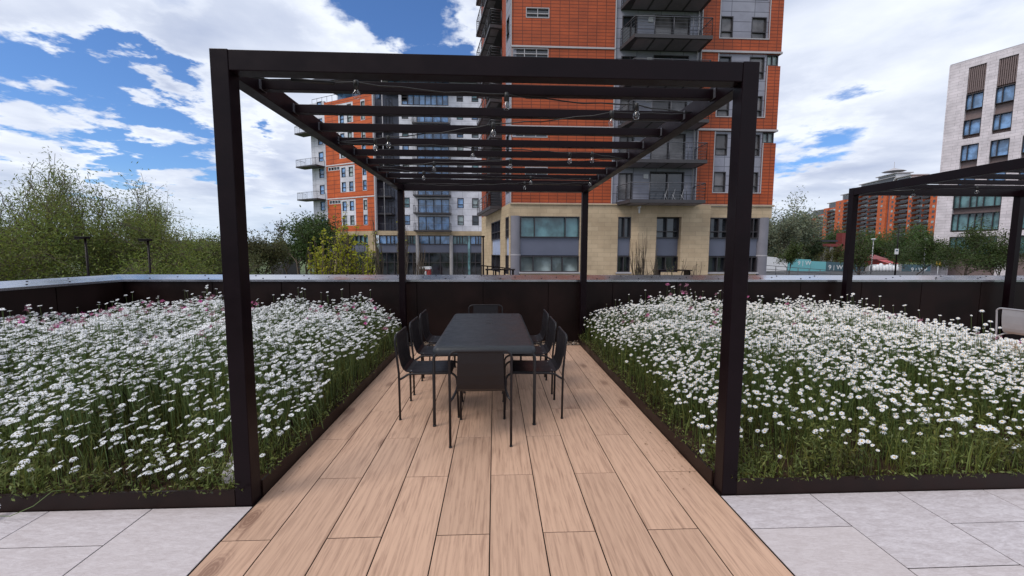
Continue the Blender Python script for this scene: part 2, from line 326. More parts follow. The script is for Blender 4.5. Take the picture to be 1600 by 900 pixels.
class Facade:
    """a wall plane: u runs along it, n out of it, z up"""
    def __init__(s, O, d, flip=1):
        s.O = np.array(O[:2], float); s.d = np.array(d[:2], float); s.d /= np.linalg.norm(s.d)
        s.n = np.array([s.d[1], -s.d[0]])*flip
    def w(s, u, n, z): q = s.O+s.d*u+s.n*n; return (q[0], q[1], z)
    def px(s, x, y):
        r = ray(x, y); A = np.array([[r[0], -s.d[0]], [r[1], -s.d[1]]]); t, u = np.linalg.solve(A, s.O-EYE[:2]); return u, EYE[2]+t*r[2]
    def u(s, x, y=300): return s.px(x, y)[0]
    def z(s, x, y): return s.px(x, y)[1]
    def base(s, u, z=0): return s.w(u, 0, z)
def wall(mb, u0, u1, z0, z1, holes, n0=-0.4, n1=0.0):
    us = sorted({u0, u1, *[min(max(h[i], u0), u1) for h in holes for i in (0, 1)]}); zs = sorted({z0, z1, *[min(max(h[i], z0), z1) for h in holes for i in (2, 3)]})
    for j in range(len(zs)-1):
        run = None
        for i in range(len(us)-1):
            cu, cz = (us[i]+us[i+1])/2, (zs[j]+zs[j+1])/2
            hole = any(h[0] < cu < h[1] and h[2] < cz < h[3] for h in holes)
            if not hole: run = (run[0] if run else us[i], us[i+1])
            if (hole or i == len(us)-2) and run:
                mb.box(run[0], run[1], n0, n1, zs[j], zs[j+1]); run = None
def window(F, parent, u0, u1, z0, z1, glass, frame='wframe', bars=(), hbars=(), t=0.06, depth=0.12, name='window'):
    m = MB(F)
    m.box(u0, u1, -depth-0.05, 0.012, z1-t, z1); m.box(u0, u1, -depth-0.05, 0.02, z0, z0+t)
    m.box(u0, u0+t, -depth-0.05, 0.012, z0+t, z1-t); m.box(u1-t, u1, -depth-0.05, 0.012, z0+t, z1-t)
    for b in bars: ub = u0+(u1-u0)*b; m.box(ub-t/2, ub+t/2, -depth, 0.0, z0+t, z1-t)
    for b in hbars: zb = z0+(z1-z0)*b; m.box(u0+t, u1-t, -depth-0.01, -0.01, zb-t/2, zb+t/2)
    fr = m.build(name, M[frame], parent)
    MB(F).box(u0+t*.5, u1-t*.5, -depth-0.04, -depth+0.0, z0+t*.5, z1-t*.5).build('pane', M[glass], fr)
    return fr
def balcony(F, parent, u0, u1, z, depth, hgt=1.05, skew=0.0, rails=5, glassy=False, soffit=True):
    """slab at z projecting from the wall, with railing"""
    m = MB(F); m.prism([(u0, 0.02), (u0+skew, depth), (u1, depth), (u1, 0.02)], z-0.22, z)
    s = m.build('balcony', M['slab'], parent)
    if soffit:
        q = MB(F)
        k = max(2, int((u1-u0)/1.1)); e = (u1-u0-skew-0.3)/k
        for i in range(k): q.box(u0+skew+0.15+i*e+0.07, u0+skew+0.15+(i+1)*e-0.07, 0.2, depth-0.15, z-0.235, z-0.222)
        q.build('soffit_panel', M['soffit'], s)
    r = MB(F); tr = 0.022
    path = [(u0+0.04, 0.05), (u0+skew+0.03, depth-0.05), (u1-0.04, depth-0.05), (u1-0.04, 0.05)]
    for zz_, rr in [(z+hgt, 0.032)]+([] if glassy else [(z+0.12+(hgt-0.25)*i/max(rails-1, 1), 0.012) for i in range(rails)]):
        for a, b in zip(path[:-1], path[1:]): r.tube([(*a, zz_), (*b, zz_)], rr, 5)
    for a, b in zip(path[:-1], path[1:]):
        L = math.hypot(a[0]-b[0], a[1]-b[1]); n = max(1, round(L/1.25))
        for i in range(n+1):
            c = (a[0]+(b[0]-a[0])*i/n, a[1]+(b[1]-a[1])*i/n); r.tube([(*c, z), (*c, z+hgt)], tr, 5)
    r.build('railing', M['rail'], s)
    if glassy:
        MB(F).box(u0+skew+0.08, u1-0.08, depth-0.06, depth-0.045, z+0.08, z+hgt-0.08).build('glass_panel', M['balglass'], s)
    return s
def mesh_np(name, verts, faces, m, parent=None, tint=None, mats=None, mi=None, smooth=False):
    """verts (n,3), faces (m,4) or (m,3)"""
    me = bpy.data.meshes.new(name); nv, nf, k = len(verts), len(faces), faces.shape[1]
    me.vertices.add(nv); me.vertices.foreach_set('co', verts.astype(np.float32).ravel())
    me.loops.add(nf*k); me.loops.foreach_set('vertex_index', faces.astype(np.int32).ravel())
    me.polygons.add(nf); me.polygons.foreach_set('loop_start', np.arange(0, nf*k, k, dtype=np.int32)); me.polygons.foreach_set('loop_total', np.full(nf, k, dtype=np.int32))
    for x in (mats or [m]): me.materials.append(x)
    if mi is not None: me.polygons.foreach_set('material_index', mi.astype(np.int32))
    me.polygons.foreach_set('use_smooth', np.full(nf, bool(smooth)))
    me.update(calc_edges=True)
    if tint is not None:
        ca = me.color_attributes.new('tint', 'FLOAT_COLOR', 'POINT'); c = np.ones((nv, 4), np.float32); c[:, :tint.shape[1]] = tint; ca.data.foreach_set('color', c.ravel())
    o = bpy.data.objects.new(name, me); col.objects.link(o)
    if parent is not None: o.parent = parent
    return o
def leaves(centers, size, aspect=0.5, up=0.0, tintv=None, rg=rng, jitter=0.35, dirs=None, fold=True):
    """one small pointed quad per centre; returns verts, faces, tint"""
    n = len(centers); a = rg.normal(size=(n, 3)) if dirs is None else dirs + rg.normal(size=(n, 3))*0.35
    a[:, 2] += up; a /= np.linalg.norm(a, axis=1)[:, None]
    b = np.cross(a, rg.normal(size=(n, 3))); b /= np.linalg.norm(b, axis=1)[:, None]
    s = size*(1+rg.uniform(-jitter, jitter, n))[:, None]
    v = np.stack([centers-a*s*.5, centers+b*s*aspect*.5, centers+a*s*.5, centers-b*s*aspect*.5], 1).reshape(-1, 3)
    f = np.arange(4*n).reshape(-1, 4)
    if tintv is None: tintv = rg.uniform(0, 1, n)
    t = np.stack([tintv, rg.uniform(0, 1, n)**2], 1); t = np.repeat(t, 4, 0)
    return v, f, t

# ------------------------------------------------------------------ ground and far land
GZ = -2.6
g = MB().box(-4500, 4500, -1500, 5000, GZ-1, GZ).build('ground', M['grass']); struct(g)
r_ = MB(); r_.box(-80, 120, 12, 25.0, GZ, GZ+0.004); r_.box(24, 120, 25, 100, GZ, GZ+0.004); struct(r_.build('road', M['asphalt']))
pv = MB(); pv.box(-20, 24, 25.0, 66, GZ, GZ+0.12); struct(pv.build('pavement', M['concrete']))
hp = []; xs = np.linspace(-3500, 3500, 90)
hv = []
for i, x in enumerate(xs):
    h = 62+22*math.sin(x*0.0021+1)+10*math.sin(x*0.009)+4*math.sin(x*.03)
    hv += [(x, 1500, GZ-2), (x, 2150, GZ+h*0.8), (x, 2700, GZ+h), (x, 3600, GZ-2)]
hf = [(4*i+k, 4*i+4+k, 4*i+5+k, 4*i+1+k) for i in range(len(xs)-1) for k in range(3)]
struct(MB().poly(hv, hf, True).build('hills', M['hill']))

# podium the terrace stands on
struct(MB().box(-6.9, 14.0, -6, 7.62, GZ, -0.06).build('podium', M['concrete']))
# slabs of the terrace: joint layer, pavers, decks
struct(MB().box(-6.25, 13.9, -5.5, 7.05, -0.058, -0.0035).build('terrace_bed', M['gap']))
def slabs(name, rects, m, th=0.013):
    vs, fs, ts = [], [], []
    for x0, x1, y0, y1 in rects:
        g_ = 0.0032; x0 += g_; x1 -= g_; y0 += g_; y1 -= g_; b = 0.0015; n = len(vs)
        dz = random.uniform(-.0005, .0005)
        vs += [(x0, y0, -th), (x1, y0, -th), (x1, y1, -th), (x0, y1, -th), (x0, y0, -b+dz), (x1, y0, -b+dz), (x1, y1, -b+dz), (x0, y1, -b+dz),
               (x0+b, y0+b, dz), (x1-b, y0+b, dz), (x1-b, y1-b, dz), (x0+b, y1-b, dz)]
        for k in range(4):
            j = (k+1) % 4; fs += [(n+k, n+j, n+4+j, n+4+k), (n+4+k, n+4+j, n+8+j, n+8+k)]
        fs.append((n+8, n+9, n+10, n+11)); c = [random.random() for _ in range(3)]; ts += [c]*12
    return struct(mesh_np(name, np.array(vs), np.array(fs), m, tint=np.array(ts)))
def deck_rects(xs, y0, y1, first):
    out = []
    for i in range(len(xs)-1):
        y = first + (0 if i % 2 == 0 else 0.6); ys = [y+1.2*k for k in range(-6, 8)]; ys = [y0]+[q for q in ys if y0+.05 < q < y1-.05]+[y1]
        out += [(xs[i], xs[i+1], a, b) for a, b in zip(ys[:-1], ys[1:])]
    return out
dx = [-1.49, -1.222, -0.923, -0.624, -0.325, -0.026, 0.273, 0.572, 0.870, 1.168, 1.466]
slabs('deck', deck_rects(dx, 0.1, 6.72, 2.135), M['deck'])
slabs('far_deck', deck_rects([6.32+0.3*i for i in range(11)], 2.5, 6.75, 2.3), M['deck'])
tr_r = []
for i in range(9):
    x1 = -1.495-0.6*i; x0 = x1-0.6; ys = [2.435-k*0.9-(0.31 if i % 2 else 0.72) for k in range(0, 9)]; ys = [2.437]+[y for y in ys if y > -4]+[-4.4]
    tr_r += [(x0, x1, b, a) for a, b in zip(ys[:-1], ys[1:])]
for i in range(20):
    x0 = 1.471+0.6*i; x1 = x0+0.6; ys = [2.435-k*0.9-(0.315 if i % 2 == 0 else 0.63) for k in range(0, 9)]; ys = [2.437]+[y for y in ys if y > -4]+[-4.4]
    if x1 < 13.8: tr_r += [(x0, x1, b, a) for a, b in zip(ys[:-1], ys[1:])]
for i in range(10):
    for k in range(5):
        tr_r.append((dx[i], dx[i+1], 0.1-0.9*(k+1), 0.1-0.9*k))
slabs('terrace_paving', tr_r, M['tile'])
# gravel margin behind the deck
gc = np.column_stack([rng.uniform(-1.5, 1.48, 2600), rng.uniform(6.73, 7.03, 2600), rng.uniform(-.012, 0.006, 2600)])
v, f, t = leaves(gc, 0.03, 0.9)
tag(mesh_np('gravel', v, f, leaf_mat('gravel_chip', (0.30, 0.25, 0.21), 0.4, 0.8, 0.0), tint=t), 'pale gravel and dry litter along the foot of the parapet', 'gravel', kind='stuff')

# ------------------------------------------------------------------ parapet
pr = thing('parapet_wall', 'dark brown panelled parapet wall with pale metal coping round the terrace', 'parapet', (3.8, 7.1, 0))
PX0, PX1, PY = -6.25, 14.0, 7.06
def pb(): return MB()
m = pb(); m.box(PX0-0.02, PX1, PY+0.02, PY+0.45, -0.01, 1.09); m.box(PX0-0.45, PX0-0.02, -5.6, PY+0.45, -0.01, 1.09); m.build('core', M['parapet'], pr)
x = -5.95
while x < PX1-0.2:
    m = pb(); m.box(x+0.006, min(x+1.15, PX1)-0.006, PY-0.004, PY+0.018, 0.0, 1.07); m.build('panel', M['parapet'], pr); x += 1.15
y = -5.5
while y < PY-0.1:
    m = pb(); m.box(PX0-0.018, PX0+0.004, y+0.006, min(y+1.15, PY-0.02)-0.006, 0.0, 1.07); m.build('panel', M['parapet'], pr); y += 1.15
# coping: slopes gently up and outwards
zi, zo, wv_ = 1.10, 1.15, 0.60
m = pb()
a_ = [(PX0, PY), (PX0-wv_, PY+wv_)]
i0, o0 = (PX0+0.03, PY-0.03), (PX0-wv_, PY+wv_)
pts = [(PX1, i0[1], zi), (i0[0], i0[1], zi), (i0[0], -5.6, zi), (PX1, o0[1], zo), (o0[0], o0[1], zo), (o0[0], -5.6, zo)]
pts += [(p[0], p[1], zi-0.035) for p in pts[:3]] + [(p[0], p[1], zi-0.035) for p in pts[3:6]]
m.poly(pts, [(0, 3, 4, 1), (1, 4, 5, 2), (6, 7, 10, 9)[::-1], (7, 8, 11, 10)[::-1], (0, 1, 7, 6), (1, 2, 8, 7), (3, 9, 10, 4), (4, 10, 11, 5), (0, 6, 9, 3), (2, 5, 11, 8)])
m.build('coping', M['coping'], pr)
rv = []
x = -5.9; k = 0
while x < 12.5:
    n = (0.10, 0.28, 0.46)[k % 3]; rv.append((x, PY+n, zi+(n+.03)/(wv_+.03)*(zo-zi))); k += 1; x += 0.27+random.uniform(-.07, .09)
y = 6.6
while y > 2.0: n = (0.12, 0.42)[k % 2]; rv.append((PX0-n, y, zi+(n+.03)/(wv_+.03)*(zo-zi))); k += 1; y -= 0.28
for c in rv[:98]: MB().lathe((c[0], c[1], c[2]-0.002), [(0.012, 0), (0.012, 0.008), (0.008, 0.012), (0.001, 0.013)], 8).build('rivet', M['frame'], pr)

# ------------------------------------------------------------------ pergolas
SLATY = [2.76+0.435*k for k in range(9)]
def pergola(x0, x1, y0, y1, label):
    t = thing('pergola', label, 'pergola', ((x0+x1)/2, (y0+y1)/2, 0)); w_ = 0.10
    for (a, b) in ((x0, y0), (x1-w_, y0), (x0, y1-w_), (x1-w_, y1-w_)):
        MB().box(a, a+w_, b, b+w_, 0.0 if b == y0 else -0.012, 2.708).build('post', M['frame'], t, 0.004)
    for b in (y0+.002, y1-w_+.002): MB().box(x0+w_+.001, x1-w_-.001, b, b+w_-.004, 2.592, 2.705).build('beam', M['frame'], t, 0.004)
    for a in (x0, x1-w_): MB().box(a+.002, a+w_-.002, y0+w_+.001, y1-w_-.001, 2.582, 2.705).build('beam', M['frame'], t, 0.004)
    for sy in SLATY:
        s = MB().box(x0+w_+.006, x1-w_-.006, sy, sy+0.055, 2.612, 2.674).build('slat', M['frame'], t, 0.003)
        for a in (x0+w_, x1-w_-.006): MB().box(a, a+.006, sy-.02, sy+.06, 2.610, 2.675).build('bracket', M['rail'], s)
    return t
pergola(-1.60, 1.58, 2.44, 6.92, 'dark steel pergola framing the dining table between both flower beds')
pergola(6.20, 9.36, 2.44, 6.92, 'second dark pergola on the far right behind the white flowers')
def bulb(c, parent, s=1.0):
    b = MB(); b.lathe((c[0], c[1], c[2]), [(0.001, 0.01), (0.012, 0.01), (0.017, .004), (0.017, -.044), (0.001, -.045)], 10); so_ = b.build('socket', M['black'], parent)
    MB().lathe((c[0], c[1], c[2]-.044), [(0.012, 0), (0.014, -.008), (0.023, -.024), (0.025, -.038), (0.018, -.054), (0.001, -.060)], 14).build('bulb', M['bulb'], so_)
    MB().tube([(c[0]-.006, c[1], c[2]-.045), (c[0]-.007, c[1], c[2]-.078), (c[0], c[1], c[2]-.086), (c[0]+.007, c[1], c[2]-.078), (c[0]+.006, c[1], c[2]-.045)], 0.0014, 4).build('filament', M['galv'], so_)
def festoon(label, pts, bulbs_, base):
    t = thing('string_lights', label, 'string lights', base)
    c = MB(); path = []
    for a, b in zip(pts[:-1], pts[1:]):
        L = math.dist(a, b); n = max(4, int(L/0.12))
        for i in range(n):
            q = i/n; sag = 0.035*L*4*q*(1-q)*0.5 + 0.006*math.sin(i*2.1)
            path.append((a[0]+(b[0]-a[0])*q, a[1]+(b[1]-a[1])*q, a[2]+(b[2]-a[2])*q-sag))
    path.append(pts[-1]); c.tube(path, 0.0045, 6); c.build('cable', M['black'], t)
    P_ = np.array(path)
    for b in bulbs_:
        i = np.argmin((P_[:, 0]-b[0])**2+(P_[:, 1]-b[1])**2); bulb(P_[i], t)
    pl = MB().tube([path[2], path[3], path[4]], 0.012, 8); pl.build('plug', M['black'], t)
festoon('black festoon cable with clear round bulbs zigzagging under the near pergola',
        [(-1.46, 2.54, 2.60), (-0.85, 2.62, 2.612), (0.08, 2.76, 2.612), (1.0, 2.9, 2.612), (1.46, 3.03, 2.61), (0.87, 3.06, 2.612), (-0.01, 3.38, 2.612), (-0.96, 3.80, 2.612), (-1.48, 3.98, 2.61),
         (-0.6, 4.05, 2.612), (0.3, 4.18, 2.612), (1.02, 4.28, 2.612), (1.45, 4.5, 2.61), (0.18, 4.64, 2.612), (-0.70, 4.82, 2.612), (-1.48, 5.1, 2.61), (0.5, 5.65, 2.612), (1.35, 5.75, 2.612), (1.45, 6.0, 2.61), (0.45, 6.1, 2.612), (-1.45, 6.3, 2.61)],
        [(-.85, 2.6), (.08, 2.76), (1.0, 2.9), (.87, 3.05), (-.01, 3.38), (-.96, 3.8), (-1.03, 3.85), (-.2, 4.08), (.75, 4.22), (1.05, 4.28), (-.7, 4.8), (.18, 4.64), (.54, 5.66), (.45, 6.1), (1.35, 5.75), (-.9, 5.2)], (0, 4.5, 2.6))
festoon('festoon cable with clear bulbs hung under the far right pergola',
        [(6.34, 6.6, 2.61), (6.9, 6.3, 2.612), (7.6, 6.0, 2.612), (8.6, 5.7, 2.612), (9.2, 5.5, 2.61), (8.2, 5.2, 2.612), (6.6, 4.9, 2.61)], [(6.75, 6.4), (7.5, 6.05), (8.1, 5.85), (8.9, 5.6), (7.8, 5.1)], (7.8, 5.9, 2.6))

# ------------------------------------------------------------------ planters
def planter(label, x0, x1, y0, y1, cut):
    """steel edging round soil; the pergola post stands in the corner named by cut"""
    t = thing('planter_edging', label, 'planter', ((x0+x1)/2, y0, 0)); e = 0.012
    fx0, fx1 = (x0, x1-0.11) if cut == 'r' else (x0+0.11, x1)
    if cut == 'both': fx0, fx1 = x0+.11, x1-.0
    q = (fx1-fx0)/2
    for i in range(2): MB().box(fx0+q*i+.0015, fx0+q*(i+1)-.0015, y0, y0+e, 0.0, 0.105).build('front_edge', M['edging'], t)
    for xx, rr in ((x0, 0), (x1-e, 1)):
        ys = (y0+0.105, y0+1.5, y0+2.9, y1)
        for a, b in zip(ys[:-1], ys[1:]): MB().box(xx, xx+e, a+.0015, b-.0015, -0.012, 0.105).build('side_edge', M['edging'], t)
    MB().box(x0, x1, y1-e, y1, 0, 0.105).build('back_edge', M['edging'], t)
    return t
planter('low dark steel planter edging round the left bed of white daisies', -6.2, -1.492, 2.44, 6.95, 'r')
planter('low dark steel planter edging round the right bed of white daisies', 1.468, 6.2, 2.44, 6.95, 'l')
for nm, x0, x1 in (('soil', -6.185, -1.506), ('soil', 1.482, 6.185)):
    n = 60; gx, gy = np.meshgrid(np.linspace(x0, x1, n), np.linspace(2.455, 6.93, n)); gz = 0.06+0.02*np.sin(gx*5)*np.cos(gy*4)+rng.uniform(-.006, .006, gx.shape)
    vv = np.column_stack([gx.ravel(), gy.ravel(), gz.ravel()]); idx = np.arange(n*n).reshape(n, n)
    ff = np.stack([idx[:-1, :-1], idx[:-1, 1:], idx[1:, 1:], idx[1:, :-1]], -1).reshape(-1, 4)
    struct(mesh_np(nm, vv, ff, M['soil'], smooth=True))
# pale paving offcut lying by the left post
c_ = MB().prism([tuple(onz(x, y, .13)[:2]) for x, y in ((346, 742), (374, 742), (376, 694), (366, 700))], 0.05, 0.13).build('stone_offcut', M['tile'])
tag(c_, 'pale grey stone offcut lying in the left bed beside the pergola post', 'stone')

# ------------------------------------------------------------------ meadow
def hgt(x, y, side):
    """height of the planting"""
    s = np.clip((y-2.45)/1.4, 0, 1); s = s*s*(3-2*s)
    d = (-1.5-x) if side < 0 else (x-1.48); e = np.clip(d/0.7, 0, 1)
    n = 0.07*np.sin(x*2.3+1)*np.cos(y*1.9+side)+0.05*np.sin(x*5.1+y*3.7)
    h = (0.22+0.45*s+n)*(0.5+0.5*e**0.7)
    if side < 0: h = h*(1-0.12*np.clip((-x-5.0)/1.2, 0, 1))
    else: h = h*(1-0.25*np.clip((x-5.0)/1.2, 0, 1))
    return h
bed = {-1: (-6.15, -1.53, 2.49, 6.85), 1: (1.51, 6.15, 2.49, 6.85)}
def daisy_proto(kind, rg):
    """petals and disc, unit radius, facing +z"""
    n = 13; pv_, pf = [], []
    for i in range(n):
        a = 2*math.pi*i/n+rg.uniform(-.08, .08); L = rg.uniform(.88, 1.05); dr = (-.5, -.25, -.1, .0, .2, -.35)[kind]+rg.uniform(-.1, .1); wd = .17
        ca, sa = math.cos(a), math.sin(a)
        def q(r, s, z): return (ca*r-sa*s, sa*r+ca*s, z)
        b = len(pv_); pv_ += [q(.22, -.07, 0), q(.22, .07, 0), q(.68, wd, .05), q(.68, -wd, .05), q(L, .09, dr), q(L, -.09, dr)]
        pf += [(b, b+1, b+2, b+3), (b+3, b+2, b+4, b+5)]
    ev, ef = [], []
    for r, z in ((.30, .0), (.24, .09), (.10, .14)): ev += [(r*math.cos(k*math.pi/4), r*math.sin(k*math.pi/4), z) for k in range(8)]
    for i in range(2): ef += [(i*8+k, i*8+(k+1) % 8, i*8+8+(k+1) % 8, i*8+8+k) for k in range(8)]
    ef += [(16, 17, 18, 19), (16, 19, 20, 23), (20, 21, 22, 23)]
    return np.array(pv_), np.array(pf), np.array(ev), np.array(ef)
def tilt_mats(n, side, rg, x):
    nx = rg.normal(-0.50 if side > 0 else -0.08, 0.24, n); ny = rg.normal(-0.16, 0.22, n); nz = np.ones(n)
    if side < 0: nx = nx + np.clip((x+4.5)*-0.05, -.1, .1)
    Z = np.stack([nx, ny, nz], 1); Z /= np.linalg.norm(Z, axis=1)[:, None]
    a = rg.uniform(0, 2*math.pi, n); X = np.stack([np.cos(a), np.sin(a), np.zeros(n)], 1); Y = np.cross(Z, X); Y /= np.linalg.norm(Y, axis=1)[:, None]; X = np.cross(Y, Z)
    return np.stack([X, Y, Z], 2)
def stem_mesh(bs, tops, r, rg):
    """thin three-sided bent stems"""
    n = len(bs); mid = bs*.5+tops*.5; mid[:, :2] += (tops-bs)[:, :2]*-.25
    V = []
    for c, rr in ((bs, r), (mid, r*.85), (tops, r*.7)):
        for k in range(3):
            a = 2*math.pi*k/3; V.append(c+np.array([math.cos(a), math.sin(a), 0])*rr)
    V = np.stack(V, 1).reshape(-1, 3); F = []
    b = np.arange(n)*9
    for s in range(2):
        for k in range(3): F.append(np.stack([b+s*3+k, b+s*3+(k+1) % 3, b+s*3+3+(k+1) % 3, b+s*3+3+k], 1))
    return V, np.concatenate(F)
daisy_parts = []
for k in range(6): daisy_parts.append(daisy_proto(k, np.random.default_rng(k)))
def mesh_only(name, v, f, m, smooth=False):
    o = mesh_np(name, v, f, m, smooth=smooth); me = o.data; bpy.data.objects.remove(o); return me
pet_me = [mesh_only('petals', p[0], p[1], M['petal']) for p in daisy_parts]
eye_me = [mesh_only('flower_centre', p[2], p[3], M['eye'], True) for p in daisy_parts]
eye_shaded_me = [mesh_only('flower_centre', p[2], p[3], M['eye_shaded'], True) for p in daisy_parts]
sv_, sf_ = stem_mesh(np.array([[0, 0, 0.]]), np.array([[0, 0, 1.]]), 0.0022, rng)
stem_me = mesh_only('stem', sv_, sf_, M['stem'], True)
for side in (-1, 1):
    rg = np.random.default_rng(20+side); x0, x1, y0, y1 = bed[side]
    n = 19000 if side < 0 else 24000
    x = rg.uniform(x0, x1, n); y = rg.uniform(y0, y1, n)
    cl = 0.5+0.5*np.sin(x*3.1+y*1.3+side)*np.cos(y*2.7-x*1.1+2*side)
    cl2 = 0.5+0.5*np.sin(x*7.3-y*4.1)*np.cos(y*6.1+x*3.7)
    d = (-1.5-x) if side < 0 else (x-1.48)
    pr_ = np.clip((y-2.44)/1.0, 0.06, 1)**(.85 if side < 0 else 1.0)*np.clip(d/0.25, 0.2, 1)*(0.35+0.65*cl)*(0.6+.4*cl2)
    if side < 0: pr_ = np.clip(pr_*1.25, 0, 1)
    keep = rg.uniform(0, 1, n) < pr_; x, y = x[keep], y[keep]; n = len(x)
    h = hgt(x, y, side); z = h*(1.12-0.42*rg.uniform(0, 1, n)**1.5)+0.02; tall = rg.uniform(0, 1, n) < 0.04; z[tall] *= 1.22
    rad = (0.0125+0.014*rg.uniform(0, 1, n)**.8)*(1 if side < 0 else 0.82)
    MT = tilt_mats(n, side, rg, x)
    base = np.stack([x+rg.normal(0, .03, n)+(0.04 if side > 0 else .02), y+rg.normal(0, .03, n), np.full(n, 0.06)], 1)
    top = np.stack([x, y, z], 1); base[:, 2] = 0.05
    dist = np.linalg.norm(top-EYE, axis=1); order = np.argsort(dist/rad)
    near = order[:150]; far = order[150:]
    for i in near:
        k = int(rg.integers(6))
        e = bpy.data.objects.new('daisy', None); col.objects.link(e); e.location = base[i]; e.empty_display_size = .02
        tag(e, 'white daisy on a thin green stem near the front of the %s bed' % ('left' if side < 0 else 'right'), 'daisy', 'daisies at the front of the %s bed' % ('left' if side < 0 else 'right'))
        vec = Vector(top[i]-base[i]); st = bpy.data.objects.new('stem', stem_me); col.objects.link(st); st.parent = e
        st.rotation_euler = vec.to_track_quat('Z', 'Y').to_euler(); st.scale = (1, 1, vec.length)
        for nm, me in (('petals', pet_me[k]), ('flower_centre', eye_shaded_me[k] if side < 0 else eye_me[k])):
            o = bpy.data.objects.new(nm, me); col.objects.link(o); o.parent = e
            mm = Matrix(MT[i].tolist()).to_4x4() @ Matrix.Scale(rad[i], 4); mm.translation = vec; o.matrix_local = mm
    V, F, I = [], [], []; off = 0
    kk = rg.integers(0, 6, n)
    for k in range(6):
        ids = far[kk[far] == k]; pv_, pf, ev, ef = daisy_parts[k]
        for tv, tf, mi in ((pv_, pf, 0), (ev, ef, 1)):
            vv = np.einsum('nij,vj->nvi', MT[ids], tv)*rad[ids][:, None, None]+top[ids][:, None, :]
            ff = tf[None]+(np.arange(len(ids))*len(tv))[:, None, None]+off
            V.append(vv.reshape(-1, 3)); F.append(ff.reshape(-1, 4)); I.append(np.full(len(ids)*len(tf), mi)); off += len(ids)*len(tv)
    SV, SF = stem_mesh(base[far], top[far], 0.0022, rg); V.append(SV); F.append(SF+off); I.append(np.full(len(SF), 2))
    o = mesh_np('daisies', np.concatenate(V), np.concatenate(F), None, mats=[M['petal'], M['eye_shaded'] if side < 0 else M['eye'], M['stem']], mi=np.concatenate(I))
    tag(o, 'dense mass of white daisies filling the back of the %s bed' % ('left' if side < 0 else 'right'), 'daisies', kind='stuff')
    # foliage: blades, small leaves
    n = 8500; bx = rg.uniform(x0, x1, n); by = y0+(y1-y0)*rg.uniform(0, 1, n)**1.35; hh = hgt(bx, by, side)*rg.uniform(.45, 1.0, n)
    a = rg.uniform(0, 2*math.pi, n); wd = rg.uniform(.0015, .0042, n); lean = rg.normal(0, .16, (n, 2))*hh[:, None]
    c = np.stack([bx, by, np.full(n, .05)], 1); s = np.stack([np.cos(a), np.sin(a), np.zeros(n)], 1)*wd[:, None]
    mid = c.copy(); mid[:, 2] += hh*.55; mid[:, :2] += lean*.35; tp = c.copy(); tp[:, 2] += hh; tp[:, :2] += lean
    V1 = np.stack([c-s, c+s, mid+s, mid-s, tp+s*.2, tp-s*.2], 1).reshape(-1, 3); b = np.arange(n)*6
    F1 = np.concatenate([np.stack([b, b+1, b+2, b+3], 1), np.stack([b+3, b+2, b+4, b+5], 1)])
    tn = np.clip(.5+.35*np.sin(bx*4+by*3)+rg.normal(0, .2, n), 0, 1); T1 = np.repeat(np.stack([tn, rg.uniform(0, 1, n)**2], 1), 6, 0)
    n = 120000; lx = rg.uniform(x0, x1, n); ly = y0+(y1-y0)*rg.uniform(0, 1, n)**1.3; vo_ = (np.sin(lx*7.1+ly*3)*np.cos(ly*8.3-lx*2.2)+.5*np.sin(lx*17+1)*np.sin(ly*15)) > -.15+rg.normal(0, .25, n); lx, ly = lx[vo_], ly[vo_]; n = len(lx); lz = .05+hgt(lx, ly, side)*rg.uniform(0, 1, n)**1.1*.88
    tn = np.clip(.45+.35*np.sin(lx*5.3+1)*np.cos(ly*4.1)+rg.normal(0, .2, n), 0, 1)
    V2, F2, T2 = leaves(np.stack([lx, ly, lz], 1), 0.030, .26, .25, tn, rg, .6)
    # leaves creeping over the steel edges
    n = 900; ex = rg.uniform(x0, x1, n); V3, F3, T3 = leaves(np.stack([ex, 2.45+rg.normal(0, .02, n), .09+rg.uniform(0, .07, n)*(.4+.6*np.sin(ex*9)**2)], 1), .026, .4, .2, None, rg)
    ex = np.full(n, -1.50 if side < 0 else 1.475)+rg.normal(0, .015, n); ey = rg.uniform(2.6, 6.8, n)
    V4, F4, T4 = leaves(np.stack([ex, ey, .10+rg.uniform(0, .08, n)], 1), .024, .4, .2, None, rg)
    Vs, Fs, Ts, off = [], [], [], 0
    for a1, b1, c1 in ((V1, F1, T1), (V2, F2, T2), (V3, F3, T3), (V4, F4, T4)): Vs.append(a1); Fs.append(b1+off); Ts.append(c1); off += len(a1)
    o = mesh_np('meadow_foliage', np.concatenate(Vs), np.concatenate(Fs), M['leaf_bed'], tint=np.concatenate(Ts))
    tag(o, 'green leaves, grasses and stems growing in the %s bed' % ('left' if side < 0 else 'right'), 'foliage', kind='stuff')
    # pink campions and ragged flowers, each its own thing
    spots = ([(-5.8, 5.3), (-5.4, 5.6), (-5.0, 5.2), (-4.6, 5.6), (-5.9, 4.7), (-3.9, 6.2), (-2.3, 5.6), (-2.2, 6.4), (-3.2, 4.2), (-3.6, 5.3), (-5.2, 6.2), (-4.2, 6.5), (-5.9, 5.8), (-5.6, 4.9), (-5.1, 5.7), (-4.9, 4.7), (-4.5, 6.0), (-1.9, 5.9)] if side < 0
             else [(2.9, 6.5), (3.3, 6.6), (3.9, 6.5), (2.1, 5.6), (3.0, 5.2), (4.3, 5.3), (5.2, 5.0), (5.7, 4.4), (2.6, 4.3), (4.9, 6.2)])
    protos = []
    for k in range(4):
        rk = np.random.default_rng(90+k+side); c = rk.normal(0, .016, (34, 3))*np.array([1, 1, .8]); c[:, 2] += 0.0
        vv, ff, tt = leaves(c, 0.022, .45, .2, None, rk); protos.append((vv, ff))
